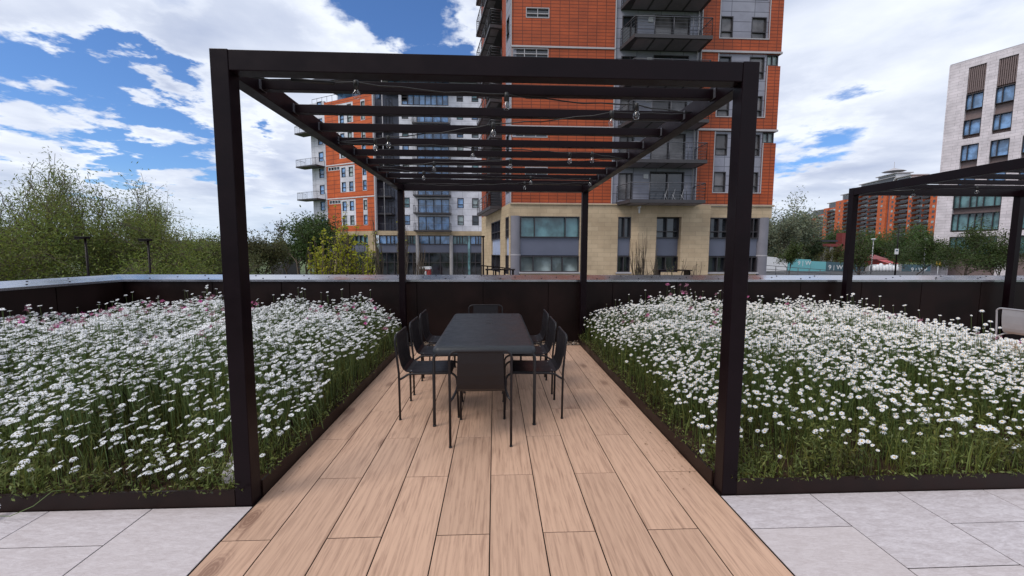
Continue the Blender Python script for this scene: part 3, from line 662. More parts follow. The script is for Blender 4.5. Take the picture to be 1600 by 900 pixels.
    hm = [[mesh_only('flower_head', p[0], p[1], M[q]) for p in protos] for q in ('pink', 'mauve', 'magenta')]
    cnt = 0
    for (sx_, sy_) in spots:
        for j in range(7 if side < 0 else 5):
            px_, py_ = sx_+rg.normal(0, .22), sy_+rg.normal(0, .17)
            if not (x0 < px_ < x1 and y0 < py_ < y1-.05): continue
            h_ = float(hgt(np.array([px_]), np.array([py_]), side)[0])*rg.uniform(.98, 1.2)
            if side > 0 and sy_ > 6.3: h_ *= 1.12
            q = int(rg.choice([0, 1, 1, 1, 2] if side < 0 else [1, 1, 0])); e = bpy.data.objects.new('pink_flower', None); col.objects.link(e); e.location = (px_, py_, .05)
            tag(e, 'small ragged pink flower standing among the white daisies of the %s bed' % ('left' if side < 0 else 'right'), 'pink flower', 'pink flowers in the %s bed' % ('left' if side < 0 else 'right'))
            st = bpy.data.objects.new('stem', stem_me); col.objects.link(st); st.parent = e; st.scale = (1, 1, h_)
            hd = bpy.data.objects.new('flower_head', hm[q][int(rg.integers(4))]); col.objects.link(hd); hd.parent = e; hd.location = (0, 0, h_); hd.scale = [rg.uniform(.6, 1.05)]*3
# trailing stem with two flowers lying on the paving, far left
t = thing('trailing_daisy', 'stray daisy stem trailing over the planter edge onto grey paving', 'daisy', (-3.02, 2.43, 0))
tp = [(-2.60, 2.50, .10), (-2.66, 2.43, .13), (-2.72, 2.38, .07), (-2.82, 2.35, .03), (-2.93, 2.35, .035)]
MB().tube(tp, .0022, 5).build('stem', M['stem'], t)
for c in ((-2.93, 2.35, .04), (-2.95, 2.38, .065)):
    o = bpy.data.objects.new('petals', pet_me[0]); col.objects.link(o); o.parent = t; o.location = Vector(c)-t.location; o.scale = [.028]*3; o.rotation_euler = (.7, .4, 0)

# petals, seed and dry leaf bits blown onto the boards along the beds
n = 420; e_ = np.abs(rng.normal(0, .16, n)); sd_ = rng.uniform(0, 1, n) < .68
lx = np.where(sd_, 1.455-e_, -1.48+e_*.7); ly = rng.uniform(2.5, 6.7, n)
v, f, t = leaves(np.stack([lx, ly, np.full(n, .006)], 1), .014, .5, 0, None, rng, .6); v[:, 2] = .003+(v[:, 2]-.006)*.25+.002
tag(mesh_np('leaf_litter', v, f, leaf_mat('litter', (.22, .15, .09), .7, .9, 0), tint=t), 'dry leaf bits and petals scattered on the boards along both beds', 'leaf litter', kind='stuff')

# ------------------------------------------------------------------ table and chairs
TX0, TX1, TY0, TY1, TZ = -0.555, 0.375, 3.50, 5.50, 0.745
t = thing('dining_table', 'long charcoal metal outdoor table with rounded edges and corner legs', 'table', ((TX0+TX1)/2, (TY0+TY1)/2, 0))
prof = []
rr = 0.055
for k in range(7):
    a = math.pi/2*k/6; prof.append((rr-rr*math.sin(a), -(rr-rr*math.cos(a))))
prof = [(0.0, -rr-.012)]+prof[::-1]            # from the outer lip up onto the top
# rounded rectangle loops
def rrect(ins, z, cr=.07, n=6):
    x0, x1, y0, y1 = TX0+ins, TX1-ins, TY0+ins, TY1-ins; c = max(cr-ins, .004); out = []
    for cx_, cy_, a0 in ((x1-c, y1-c, 0), (x0+c, y1-c, 90), (x0+c, y0+c, 180), (x1-c, y0+c, 270)):
        for k in range(n+1): a = R(a0+90*k/n); out.append((cx_+c*math.cos(a), cy_+c*math.sin(a), z))
    return out
m = MB(); loops = [rrect(a, TZ+b) for a, b in prof]; L = len(loops[0])
m.poly([p for l in loops for p in l], [(i*L+k, i*L+(k+1) % L, (i+1)*L+(k+1) % L, (i+1)*L+k) for i in range(len(loops)-1) for k in range(L)], True)
b = len(m.v)-L; m.f.append(tuple(range(b, b+L))); m.sm.append(False)
un = rrect(.02, TZ-.055); m.poly(un, [tuple(range(L))[::-1]])
m.build('tabletop', M['table'], t)
for k, (hx, hy) in enumerate([(-.03, .0), (.0, .0), (.03, .0), (-.015, .05), (.015, .05), (0, -.05), (.03, -.05), (-.03, .1), (0.0, .1)]):
    MB().lathe((TX0+.5+hx, 4.72+hy, TZ-.002), [(.0095, 0), (.0095, .0035), (.001, .0036)], 10).build('drain_hole', M['black'], t)
for sx, sy in ((0, 0), (1, 0), (0, 1), (1, 1)):
    xx = TX0+.012 if sx == 0 else TX1-.012; yy = TY0+.06 if sy == 0 else TY1-.06; d = 1 if sx == 0 else -1
    pts = [(xx, yy, 0.012), (xx, yy, TZ-.13)]+[(xx+d*(.075-.075*math.cos(R(a))), yy, TZ-.13+.075*math.sin(R(a))) for a in (22, 45, 67, 90)]+[(xx+d*.13, yy, TZ-.056)]
    lg = MB().tube(pts, .014, 12).build('leg', M['table'], t); MB().lathe((xx, yy, 0), [(.001, 0), (.016, 0), (.016, .014), (.001, .014)], 10).build('foot', M['black'], lg)
MB().box(TX0+.06, TX1-.06, TY0+.075, TY0+.10, TZ-.08, TZ-.056).build('crossbar', M['table'], t); MB().box(TX0+.06, TX1-.06, TY1-.10, TY1-.075, TZ-.08, TZ-.056).build('crossbar', M['table'], t)

def chair_proto(mname, label, cat='chair', group=None, arms=False):
    """faces +y; rear hoop at y=0, front legs at y=+0.54"""
    mm = M[mname]; t = thing('garden_chair', label, cat, (0, 0, 0), group); W = .245; ft = .0105
    def arc(cx_, cz_, r, a0, a1, y0, y1, n=5):
        return [(cx_+r*math.cos(R(a0+(a1-a0)*k/n)), y0+(y1-y0)*k/n, cz_+r*math.sin(R(a0+(a1-a0)*k/n))) for k in range(n+1)]
    yt = -.035; H_ = .80; hoop = [(-W, 0, .008), (-W, -.004, .45)]+[(-W+.0, yt*.8, H_-.07)]+arc(-W+.055, H_-.055, .055, 180, 90, yt, yt)[1:]+arc(W-.055, H_-.055, .055, 90, 0, yt, yt)+[(W, -.004, .45), (W, 0, .008)]
    MB().tube(hoop, ft, 10).build('rear_frame', mm, t)
    for s in (-1, 1):
        p = [(s*W, -.004, .385), (s*(W-.02), .03, .40), (s*(W-.035), .07, .425), (s*(W-.04), .12, .43), (s*(W-.04), .46, .435)]+[(s*(W-.04), .46+.07*math.sin(R(a)), .365+.07*math.cos(R(a))) for a in (25, 50, 75, 90)]+[(s*(W-.04), .545, .008)]
        MB().tube(p, ft, 10).build('leg', mm, t)
        for c in ((s*W, 0, 0), (s*(W-.04), .545, 0)): MB().lathe(c, [(.001, 0), (.0125, 0), (.0125, .012), (.001, .012)], 8).build('foot', M['black'], t)
    # one bent sheet: seat sweeping up into the back
    prof = [(-.033, .795), (-.028, .70), (-.015, .60), (.004, .52), (.022, .478), (.05, .452), (.09, .443), (.2, .441), (.36, .445), (.44, .447), (.47, .440), (.478, .425)]
    def sheet(pf, w0, w1, nm):
        th = .004; V = []; n = len(pf)
        for i, (y, z) in enumerate(pf):
            a = pf[max(i-1, 0)]; b_ = pf[min(i+1, n-1)]; d = Vector((b_[0]-a[0], b_[1]-a[1])).normalized(); nn = (-d.y, d.x); q = i/(n-1); w = w0+(w1-w0)*q
            V += [(-w, y-nn[0]*th, z-nn[1]*th), (w, y-nn[0]*th, z-nn[1]*th), (w, y+nn[0]*th, z+nn[1]*th), (-w, y+nn[0]*th, z+nn[1]*th)]
        Fc = [(0, 1, 2, 3), tuple(4*n-4+k for k in (3, 2, 1, 0))]
        for i in range(n-1): Fc += [(4*i+k, 4*i+4+k, 4*i+4+(k+1) % 4, 4*i+(k+1) % 4) for k in range(4)]
        return MB().poly(V, Fc, False).build(nm, mm, t)
    sheet(prof[:6], .178, .196, 'backrest'); sheet(prof[5:], .196, .20, 'seat')
    for s in (-.15, .15):
        for y in (.09, .40): MB().lathe((s, y, .444), [(.008, 0), (.006, .004), (.001, .005)], 8).build('screw', M['galv'], t)
    return t
G_ = 'charcoal chairs round the dining table'
C0 = chair_proto('chair', 'charcoal chair at the near end of the table, back towards the deck edge', group=G_)
C0.location = (-.111, 3.15, 0)
for (x, y, a, lb) in ((-.885, 3.955, -90, 'charcoal chair on the left side of the table, nearest the near end'),
                      (-.885, 4.62, -90, 'charcoal chair on the left side of the table, middle of the three'),
                      (-.885, 5.22, -90, 'charcoal chair on the left side of the table, nearest the parapet'),
                      (.640, 3.935, 90, 'charcoal chair on the right side of the table, nearest the near end'),
                      (.640, 4.60, 90, 'charcoal chair on the right side of the table, middle of the three'),
                      (.640, 5.22, 90, 'charcoal chair on the right side of the table, nearest the parapet'),
                      (-.13, 5.86, 180, 'charcoal chair at the far end of the table facing the camera')):
    c = copy_tree(C0); c.location = (x, y, 0); c.rotation_euler = (0, 0, R(a)); c['label'] = lb
    for q in [o for o in bpy.data.objects if o.parent == c]: pass
G2 = 'pale grey chairs beyond the right flower bed'
P0 = chair_proto('pale_chair', 'pale grey metal chair beyond the right bed, its back panel facing the camera', group=G2)
P0.location = (7.32, 5.25, 0); P0.rotation_euler = (0, 0, R(-90))
for (x, y, a, lb) in ((7.30, 4.62, -92, 'pale grey chair at the right frame edge standing in front of another'),):
    c = copy_tree(P0); c.location = (x, y, 0); c.rotation_euler = (0, 0, R(a)); c['label'] = lb

# ------------------------------------------------------------------ orange tower
TY = 28.0; FT = Facade((0, TY), (1, 0)); B = 4.96; FP = 2.57; NF = 8; TOP = B+FP*NF
tw = thing('apartment_tower', 'tall orange tiled apartment tower on a sandstone base, straight behind the pergola', 'apartment building', (9, TY, GZ))
U = FT.u
uA, uG0, uG1, uP0, uR = U(798), U(956), U(1086), U(1116, 250), U(1208, 300)
# main orange wall
wins = []
for k in range(NF):
    zt = B+FP*(k+1)-0.13
    if k % 2: wins.append((U(799.5, 80)+.05, U(857, 80), zt-.62, zt, 3))
    else: wins.append((U(821, 145), U(857, 145), zt-.66, zt, 2))
m = MB(FT); wall(m, uA, uG0, B, TOP, [w_[:4] for w_ in wins]); m.build('orange_wall', M['orange'], tw)
for w_ in wins: window(FT, tw, *w_[:4], 'glass', 'trim', bars=[i/w_[4] for i in range(1, w_[4])], hbars=(.45,), t=.05)
# grey bay with balconies
wins = []
for k in range(NF):
    z0 = B+FP*k
    wins.append((U(966), U(988.5), z0+.30, z0+2.13, 0)); wins.append((U(1015), U(1069), z0+.12, z0+2.25, 1))
m = MB(FT); wall(m, uG0, uG1, B, TOP, [w_[:4] for w_ in wins], -.5, -.08); m.build('grey_wall', M['grey'], tw)
FTg = Facade((0, TY+.08), (1, 0))
for w_ in wins: window(FTg, tw, *w_[:4], random.choice(['glass', 'glass_curtain']), 'wframe', bars=(.52,) if w_[4] else (.62,), t=.07, name='patio_door' if w_[4] else 'window')
for k in range(NF):
    z0 = B+FP*k
    balcony(FTg, tw, U(963, 300), U(1084, 300)*1.0, z0+.12, 1.75, 1.08, .42, 5)
    MB(FTg).box(U(1005), U(1012), 0, .1, z0+1.75, z0+2.05).build('wall_lamp', M['wframe_white'], tw)
    ub = U(1030)+.3*(k % 3); c = MB(FTg)                       # folding chairs left out on the balconies
    if k % 3 != 1:
        for q in (0, .55, 1.15):
            c.tube([(ub+q, .9, z0+.12), (ub+q+.25, .8, z0+.95)], .02, 5); c.tube([(ub+q+.3, .9, z0+.12), (ub+q+.05, .8, z0+.6)], .02, 5)
        o = c.build('folding_chair', M['galv']); tag(o, 'folding chairs standing on the orange tower balcony, %s level above the stone base' % ['first', '', 'third', 'fourth', '', 'sixth', 'seventh', ''][k], 'chairs', 'chairs on the tower balconies')
# right orange part with grey window panels, in two-storey frames
m = MB(FT); p = MB(FT); gw = []; pan = []
for gidx in range(NF//2):
    z0 = B+2*FP*gidx; z1 = z0+2*FP; za = z0+.87
    gw.append((uP0, U(1190, 250), za, z1-.13)); pan.append((uP0, U(1190, 250), za, z1-.13))
    gw.append((U(1190, 250), uR+1, z1-.88, z1-.13))
wall(m, uG1, uR, B, TOP, gw); m.build('orange_wall', M['orange'], tw)
for gidx, (a, b_, c_, d_) in enumerate(pan):
    z1 = B+2*FP*(gidx+1)
    L1, L2, R1, R2 = U(1113.5, 250), U(1136, 250), U(1164, 250), U(1187, 250)
    L1 = a+.06
    ws = [(L1, L2, z1-1.75, z1-.28), (R1, R2, z1-1.75, z1-.28), (L1, L2, z1-FP-1.72, z1-FP-.28), (R1, R2, z1-FP-1.72, z1-FP-.28)]
    q = MB(FT); wall(q, a, b_, c_, d_, ws, -.4, -.06); q.build('grey_panel', M['grey'], tw)
    Fq = Facade((0, TY+.06), (1, 0))
    for w_ in ws: window(Fq, tw, *w_, random.choice(['glass', 'glass_curtain', 'glass_curtain']), 'wframe', hbars=(.33,), t=.06)
    window(Fq, tw, b_+.01, uR-.15, z1-.86, z1-.15, 'glass_pale', 'wframe', bars=(.5,), t=.05)
    t_f = MB(FT); t_f.box(a-.06, a, 0.0, .03, c_, d_); t_f.box(a-.06, b_+.06, 0.0, .03, c_-.06, c_); t_f.box(b_, b_+.06, 0.0, .03, c_, d_-.75); t_f.build('panel_trim', M['trim'], tw)
for k in range(0, NF+1, 2):
    m = MB(FT); z0 = B+FP*k
    m.box(uA-.02, uG0, -.02, .07, z0-.09, z0+.02); m.build('trim_band', M['trim'], tw); m = MB(FT); m.box(uG1, uR+.05, -.02, .09, z0-.11, z0+.02); m.build('trim_band', M['trim'], tw)
m = MB(FT); m.box(uG0-.05, uG0+.02, -.05, .05, B+.03, TOP); m.box(uG1-.02, uG1+.05, -.05, .05, B+.03, TOP); m.box(uA-.03, uA+.03, -.03, .04, B+.03, TOP); m.build('corner_trim', M['trim'], tw)
m = MB(FT); m.tube([(uG1-.25, .05, B), (uG1-.25, .05, TOP)], .04, 6); m.build('downpipe', M['trim'], tw)
# right flank, roof, inner floors
m = MB(); xr = FT.w(uR, 0, 0)[0]; m.box(xr-.5, xr-.01, TY+.4, TY+16, B, TOP); m.build('flank_wall', M['orange'], tw)
m = MB(); m.box(1.4, xr-.02, TY+.42, TY+16, TOP-.3, TOP+.02); m.build('roof', M['roof'], tw)
m = MB(); m.box(1.6, xr-.6, TY+.95, TY+15.5, GZ, TOP-.4); m.build('core', M['slab'], tw)
# stone base
holes = [(U(813, 380), U(905, 380)), (U(965, 380), U(985, 380)), (U(1022, 380), U(1060, 380)), (U(1108, 380), U(1136, 380)), (U(1168, 380), U(1184, 380))]
zU1, zU0, zS0, zL1, zL0 = FT.z(860, 338), FT.z(860, 371), FT.z(860, 399), FT.z(860, 400), FT.z(860, 425)
hs = [(a, b_, zL0, zU1) for a, b_ in holes]
st = MB(FT); wall(st, U(797, 380), uR, GZ, B-.09, [(U(797, 380)-.1, U(813, 380), GZ-1, zU1), (holes[4][1], uR+1, GZ-1, zU1)]+hs, -.6, 0)
st.box(U(797, 380)-.02, U(1207, 330), -.1, .06, B-1.0, B-.1) if False else None
st.build('stone_base', M['stone'], tw)
bay = MB(FT); bu0, bu1 = U(986, 380), U(1104, 380)
h2 = [(holes[2][0], holes[2][1], zL0, zU1)]
wall(bay, bu0+.4, bu1, GZ, B-.12, h2, .003, .35); bay.poly([(bu0, .003, GZ), (bu0+.4, .35, GZ), (bu0+.4, .003, GZ), (bu0, .003, B-.12), (bu0+.4, .35, B-.12), (bu0+.4, .003, B-.12)], [(0, 1, 4, 3), (3, 4, 5), (0, 2, 1)])
bay.build('stone_bay', M['stone'], tw)
cp = MB(FT); cp.box(uA, uR+.12, .0, .10, B-.09, B-.0); cp.build('stone_cornice', M['stone'], tw)
for i, (a, b_) in enumerate(holes):
    nb = (.24, .76) if i == 0 else ((.5,) if i == 1 else (.5,))
    window(FT, tw, a, b_, zU0, zU1-.002, 'glass_teal' if i == 0 else 'glass', 'wframe', bars=nb, hbars=() if i in (0, 1) else (.32,), depth=.3)
    window(FT, tw, a, b_, zL0, zL1, 'glass_pale' if i == 0 else 'glass', 'wframe', bars=(.22, .54, .72) if i == 0 else (.5,), depth=.3)
    MB(FT).box(a, b_, -.3, -.12, zS0, zU0).build('spandrel', M['spandrel'], tw)
    MB(FT).box(a-.1, b_+.1, -.1, .12, zL0-.1, zL0).build('sill', M['trim'], tw)
for xx, yy in ((805, 380), (1193, 380)):
    r = .42; c = FT.w(U(xx, yy), -.28, 0); MB().lathe((c[0], c[1], GZ), [(r, 0), (r, zU1-GZ+.02)], 24).build('column', M['pipe'], tw)
    MB().lathe((c[0], c[1], FT.z(805, 399)), [(r+.015, 0), (r+.015, .08)], 24).build('column_collar', M['trim'], tw)
cam_c = FT.w(U(995, 325), .4, FT.z(995, 325)); m = MB(); m.box(cam_c[0]-.05, cam_c[0]+.05, cam_c[1]-.3, cam_c[1]+.1, cam_c[2]-.05, cam_c[2]+.05); m.tube([(cam_c[0], cam_c[1]-.1, cam_c[2]), (cam_c[0], cam_c[1]-.1, cam_c[2]-.4)], .06, 8); m.build('security_camera', M['white'], tw)
# splayed left flank running back from the corner
FS = Facade((1.071, TY), (-2.286, 11.706), flip=-1)
M['orange_s'] = panel_mat('terracotta_tiles_flank', (0.42, 0.078, 0.02), (0.37, 0.066, 0.017), (0.15, 0.028, 0.01), 0.62, 0.215, 0.022, math.atan2(11.7, -2.3), 0.6)
M['stone_s'] = panel_mat('sandstone_flank', (0.50, 0.39, 0.25), (0.45, 0.34, 0.22), (0.36, 0.28, 0.18), 0.9, 0.3, 0.012, math.atan2(11.7, -2.3), 0.85, 0.5, 0.2, 0.12, 0.2)
S = FS.u; s0, s1, s2, s3, s4 = 0.0, S(790, 250), S(784.5, 250), S(760, 250), S(752.5, 250)
m = MB(FS); ws = []
for k in range(NF): z1 = B+FP*(k+1); ws.append((s0+.35, s1-.25, z1-1.8, z1-.4))
wall(m, s0+.0, s1, B, TOP, ws); m.build('pale_panel', M['grey'], tw)
for w_ in ws: window(FS, tw, *w_, 'glass_pale', 'wframe', hbars=(.35,))
m = MB(FS); m.box(s1, s2, -.4, .01, B, TOP); m.box(s3, s4, -.4, .01, B, TOP); m.build('orange_wall', M['orange_s'], tw)
m = MB(FS); m.box(s2, s3, -2.0, -1.6, B, TOP); m.build('recess_wall', M['grey'], tw)
for k in range(NF):
    z0 = B+FP*k; Fr = FS; balcony(Fr, tw, s2+.05, s3-.05, z0+.1, 0.9, 1.05, 0, 5)
    MB(FS).box(s2, s3, -1.6, 0.02, z0-.1, z0+.09).build('recess_slab', M['slab'], tw)
    Fx = Facade(FS.w(0, -1.6, 0)[:2], FS.d, flip=-1); window(Fx, tw, s2+.5, s3-.4, z0+.15, z0+2.2, 'glass', 'wframe', bars=(.33, .66), depth=.02, name='patio_door')
zc = lambda y: FS.z(775, y)
hw = [(S(782, 380), S(768, 380)), (S(795.5, 380), S(790, 380))]
m = MB(FS); wall(m, 0, s4, GZ, B-.01, [(a, b_, zL0-.2, zU1) for a, b_ in hw], -.6, .02); m.build('stone_base', M['stone_s'], tw)
for a, b_ in hw:
    window(FS, tw, a, b_, zU0, zU1-.003, 'glass_sky', 'wframe', bars=(.33, .66), hbars=(.4,), depth=.25); window(FS, tw, a, b_, zL0-.2, zS0, 'glass', 'wframe', bars=(.5,), depth=.25)
    MB(FS).box(a, b_, -.3, -.1, zS0, zU0).build('spandrel', mat('pale_blue_panel', (.36, .42, .58), .4), tw)

# ------------------------------------------------------------------ second block, white and orange, behind left
WY = 67.0; FW_ = Facade((0, WY), (1, 0)); U = FW_.u; B2 = 5.07; P2 = 2.79; N2 = 9; T2 = B2+P2*8
bk = thing('apartment_block', 'white and orange apartment block with stacked balconies, seen through the left of the pergola', 'apartment building', (-15, WY, GZ))
M['whitec'] = panel_mat('white_cladding', (0.66, 0.66, 0.72), (0.62, 0.62, 0.68), (0.42, 0.42, 0.47), 2.6, 0.93, 0.03)
M['timber'] = panel_mat('orange_boards', (0.60, 0.12, 0.03), (0.53, 0.10, 0.025), (0.25, 0.05, 0.02), 9.0, 0.70, 0.05, 2.72)
M['stone_w'] = panel_mat('sandstone_block', (0.50, 0.39, 0.26), (0.45, 0.35, 0.23), (0.36, 0.28, 0.19), 1.6, .6, 0.02, 0, .85, .5, .2)
w0, w1 = U(628), U(764); ws = []
cols = [(U(630), U(640)), (U(714.5), U(724.5)), (U(737.5), U(748))]
for k in range(8):
    z0 = B2+P2*k
    for i, (a, b_) in enumerate(cols):
        ws.append((a, b_, z0+.95, z0+2.55, ('glass_sky', 'glass_pale', 'glass', 'glass_teal')[(k*3+i*5) % 4], 1))
    if k < 7: ws.append((U(652.5), U(702), z0+.1, z0+2.35, 'glass_sky', 4))
    else: ws.append((U(608+22), U(702), z0+.3, z0+2.2, 'glass_sky', 8))
m = MB(FW_); wall(m, w0, w1, B2, T2, [q[:4] for q in ws]); m.build('white_wall', M['whitec'], bk)
for q in ws:
    n = q[5]; window(FW_, bk, *q[:4], q[4], 'wframe', bars=[i/n for i in range(1, n)] if n > 1 else (), hbars=(.35,) if n == 1 else (), t=.10, depth=.2, name='patio_door' if n == 4 else 'window')
for k in range(7): balcony(FW_, bk, U(648), U(705), B2+P2*k+.08, 1.5, 1.1, 0, 6, False, False)
balcony(FW_, bk, U(632), U(705), T2-.1, 2.0, 1.1, 0, 6, False, False)
# recessed grey return with small balconies
g0, g1 = U(587, 250), U(628); FR_ = Facade((0, WY+3), (1, 0)); m = MB(FR_); m.box(FR_.u(586), FR_.u(630), -.4, 0, B2, T2+1.2); m.build('recess_wall', M['spandrel'], bk)
m = MB(FW_); m.box(g1-.25, g1, -3, -.02, B2, T2); m.build('return_wall', M['whitec'], bk)
for k in range(8):
    z0 = B2+P2*k; window(FR_, bk, FR_.u(606), FR_.u(616), z0+.1, z0+2.3, 'glass_pale', 'wframe', bars=(.5,), t=.09, name='patio_door'); balcony(FR_, bk, FR_.u(590), FR_.u(617), z0+.08, 2.6, 1.1, 0, 4, False, False)
# orange boarded wing running back to the left
cO = at(586, 300, WY); FO = Facade((cO[0], WY), (-9.3, 4.86), flip=-1); V_ = FO.u; TO = FO.z(583, 144)
o0, o1, o2 = 0.0, V_(511, 300), V_(489, 300)
ws = []
for gi in range(4):
    z0 = B2+2*P2*gi; zz1 = z0+2*P2-.25
    if gi == 3: zz1 = min(zz1, TO-.7)
    a, b_, c_, d_ = V_(556, 330), V_(533, 330), V_(574.5, 330), V_(567.5, 330)
    ws.append((a, b_, z0+.95, zz1, 'W')); ws.append((c_, d_, z0+.95, zz1, 'N')); ws.append((b_, V_(515, 330), zz1-.65, zz1, 'S'))
m = MB(FO); wall(m, o0, o1, B2, TO, [q[:4] for q in ws]); m.build('orange_wall', M['timber'], bk)
for (a, b_, z0, z1, kd) in ws:
    if kd == 'S': window(FO, bk, a, b_, z0, z1, 'glass', 'wframe_white', bars=(.25, .5, .75), t=.09); continue
    subs = []
    if kd == 'W':
        q = (b_-a); subs = [(a+.12*q, a+.40*q, z0+.1, z0+1.7), (a+.62*q, a+.9*q, z0+.1, z0+1.7), (a+.12*q, a+.40*q, z1-1.9, z1-.3), (a+.62*q, a+.9*q, z1-1.9, z1-.3)]
    else: subs = [(a+.1, b_-.1, z0+.1, z0+1.7), (a+.1, b_-.1, z1-1.9, z1-.3)]
    m = MB(FO); wall(m, a, b_, z0, z1, subs, -.35, -.03); m.build('white_panel', M['whitec'], bk)
    Fq = Facade(FO.w(0, -.03, 0)[:2], FO.d, flip=-1)
    for s_ in subs: window(Fq, bk, *s_, 'glass_sky' if random.random() < .5 else 'glass_pale', 'wframe', hbars=(.45,), t=.09)
for gi in range(1, 4): MB(FO).box(o0, o1, 0, .08, B2+2*P2*gi-.1, B2+2*P2*gi+.08).build('trim_band', M['wframe_white'], bk)
MB(FO).box(o0-.12, o0+.15, -.3, .05, B2, TO+.1).build('corner_trim', M['trim'], bk)
ws = [(V_(507.5), V_(500), B2+P2*k+.9, B2+P2*k+2.5) for k in range(8)]
m = MB(FO); wall(m, o1, o2, B2, TO+.3, ws); m.build('white_wall', M['whitec'], bk)
for q in ws: window(FO, bk, *q, 'glass_sky', 'wframe', hbars=(.4,), t=.09)
for k in (0, 2, 4, 6): balcony(FO, bk, V_(509, 300), V_(478, 300), B2+P2*k+.05, 1.8, 1.1, 0, 6, False, False)
MB(FO).box(o2-.35, o2, -12, -.4, GZ+7.4, TO+.3).build('flank_wall', M['whitec'], bk)
# set-back top floor under the dark overhanging roof
FPn = Facade(FO.w(0, -2.5, 0)[:2], FO.d, flip=-1); pz0, pz1 = TO+.1, at(566, 117, WY)[2]
m = MB(FPn); m.box(1.0, o1-.5, -.3, 0, pz0, pz1); m.build('penthouse_wall', M['glass_sky'], bk)
FPw = Facade((0, WY+1.8), (1, 0)); ub, ue = FPw.u(598, 150), FPw.u(764, 150); m = MB(FPw); wv2 = [(FPw.u(606, 140), FPw.u(702, 140), T2+.5, T2+2.1)]
wall(m, ub, ue, T2, pz1, wv2); m.build('penthouse_wall', M['whitec'], bk); window(FPw, bk, *wv2[0], 'glass_sky', 'wframe', bars=[i/9 for i in range(1, 9)], t=.1)
rail_ = MB(FO); rail_.tube([(1.0, -.5, TO+1.2), (o2, -.5, TO+1.2)], .04, 5)
for i in range(12): rail_.tube([(1+(o2-1)*i/11, -.5, TO+.1), (1+(o2-1)*i/11, -.5, TO+1.2)], .03, 5)
rail_.build('roof_railing', M['rail'], bk)
e1 = FO.w(0, 1.6, 0); e2 = FO.w(o1+.8, 1.6, 0); e3 = FO.w(o1+.8, -12, 0)
rp = [(e1[0]+2.0, WY-1.5), (e2[0], e2[1]), (e3[0], e3[1]), (3.0, WY+14), (3.0, WY-1.5)]
MB().prism(rp[::-1], pz1, pz1+.75).build('roof', M['roof'], bk)
MB().prism([(q[0], q[1]) for q in [(e1[0]+1.9, WY-1.4), (e2[0]+.2, e2[1]+.1), (e3[0]+.2, e3[1]), (2.9, WY+13.8), (2.9, WY-1.4)]][::-1], pz1-.12, pz1-.004).build('roof_soffit', M['slab'], bk)
MB().box(cO[0]+.5, 2.5, WY+3.5, WY+13.5, GZ, pz1-.2).build('core', M['slab'], bk)
MB().tube([(at(598, 200, WY-1)[0], WY-1, B2), (at(598, 200, WY-1)[0], WY-1, pz1+1.5)], .07, 6).build('flue', M['trim'], bk)
# base storeys
zt_, zb_, zs_, zm_ = FW_.z(700, 368), FW_.z(700, 382), FW_.z(700, 394.5), FW_.z(700, 406)
m = MB(FW_); m.box(U(587), w1, -.3, .1, zt_, B2-.02); m.build('stone_band', M['stone_w'], bk)
segs = [(U(590), U(626)), (U(626), U(651.5)), (U(651.5), U(704.5)), (U(704.5), U(730.5)), (U(734), U(760))]
for i, (a, b_) in enumerate(segs):
    window(FW_, bk, a, b_, zb_, zt_-.003, 'glass_teal' if i in (1, 3) else 'glass_sky', 'wframe', bars=(.33, .5, .66), t=.12, depth=.35)
    MB(FW_).box(a, b_, -.35, -.15, zs_, zb_).build('spandrel', M['spandrel'], bk)
    window(FW_, bk, a, b_, GZ+.1, zs_-.004, 'glass', 'wframe', bars=(.33, .66), hbars=(.6,), t=.12, depth=.35)
for xx in (651.5, 704.5): c = FW_.w(U(xx), .2, 0); MB().lathe((c[0], c[1], GZ), [(.3, 0), (.3, zt_-GZ)], 16).build('column', M['concrete'], bk)
m = MB(FW_); m.box(U(730.5), U(734), -.3, .02, GZ, zt_-.005); m.build('pilaster', M['glass_teal'], bk)
m = MB(FO); m.box(V_(586.5, 380), V_(489, 380), -.35, .04, FO.z(540, 368), B2-.02); m.box(V_(586.5, 400), V_(576, 400), -.35, .04, GZ, FO.z(540, 368)); m.box(V_(534, 400), V_(521, 400), -.35, .04, GZ, FO.z(540, 368)); m.box(V_(495, 400), V_(491.5, 400), -.35, .04, GZ, FO.z(540, 368)); m.build('stone_base', M['stone_w'], bk)
for a, b_ in ((576, 549), (548, 534), (521, 495)):
    a, b_ = V_(a, 380), V_(b_, 380); q = FO.z(540, 368)-.003
    window(FO, bk, a, b_, q-1.5, q, 'glass_teal', 'wframe', bars=(.25, .5, .75), t=.1, depth=.3); MB(FO).box(a, b_, -.3, -.12, q-2.75, q-1.5).build('spandrel', M['spandrel'], bk)
    window(FO, bk, a, b_, GZ+.1, q-2.75, 'glass', 'wframe', bars=(.5,), t=.1, depth=.3)

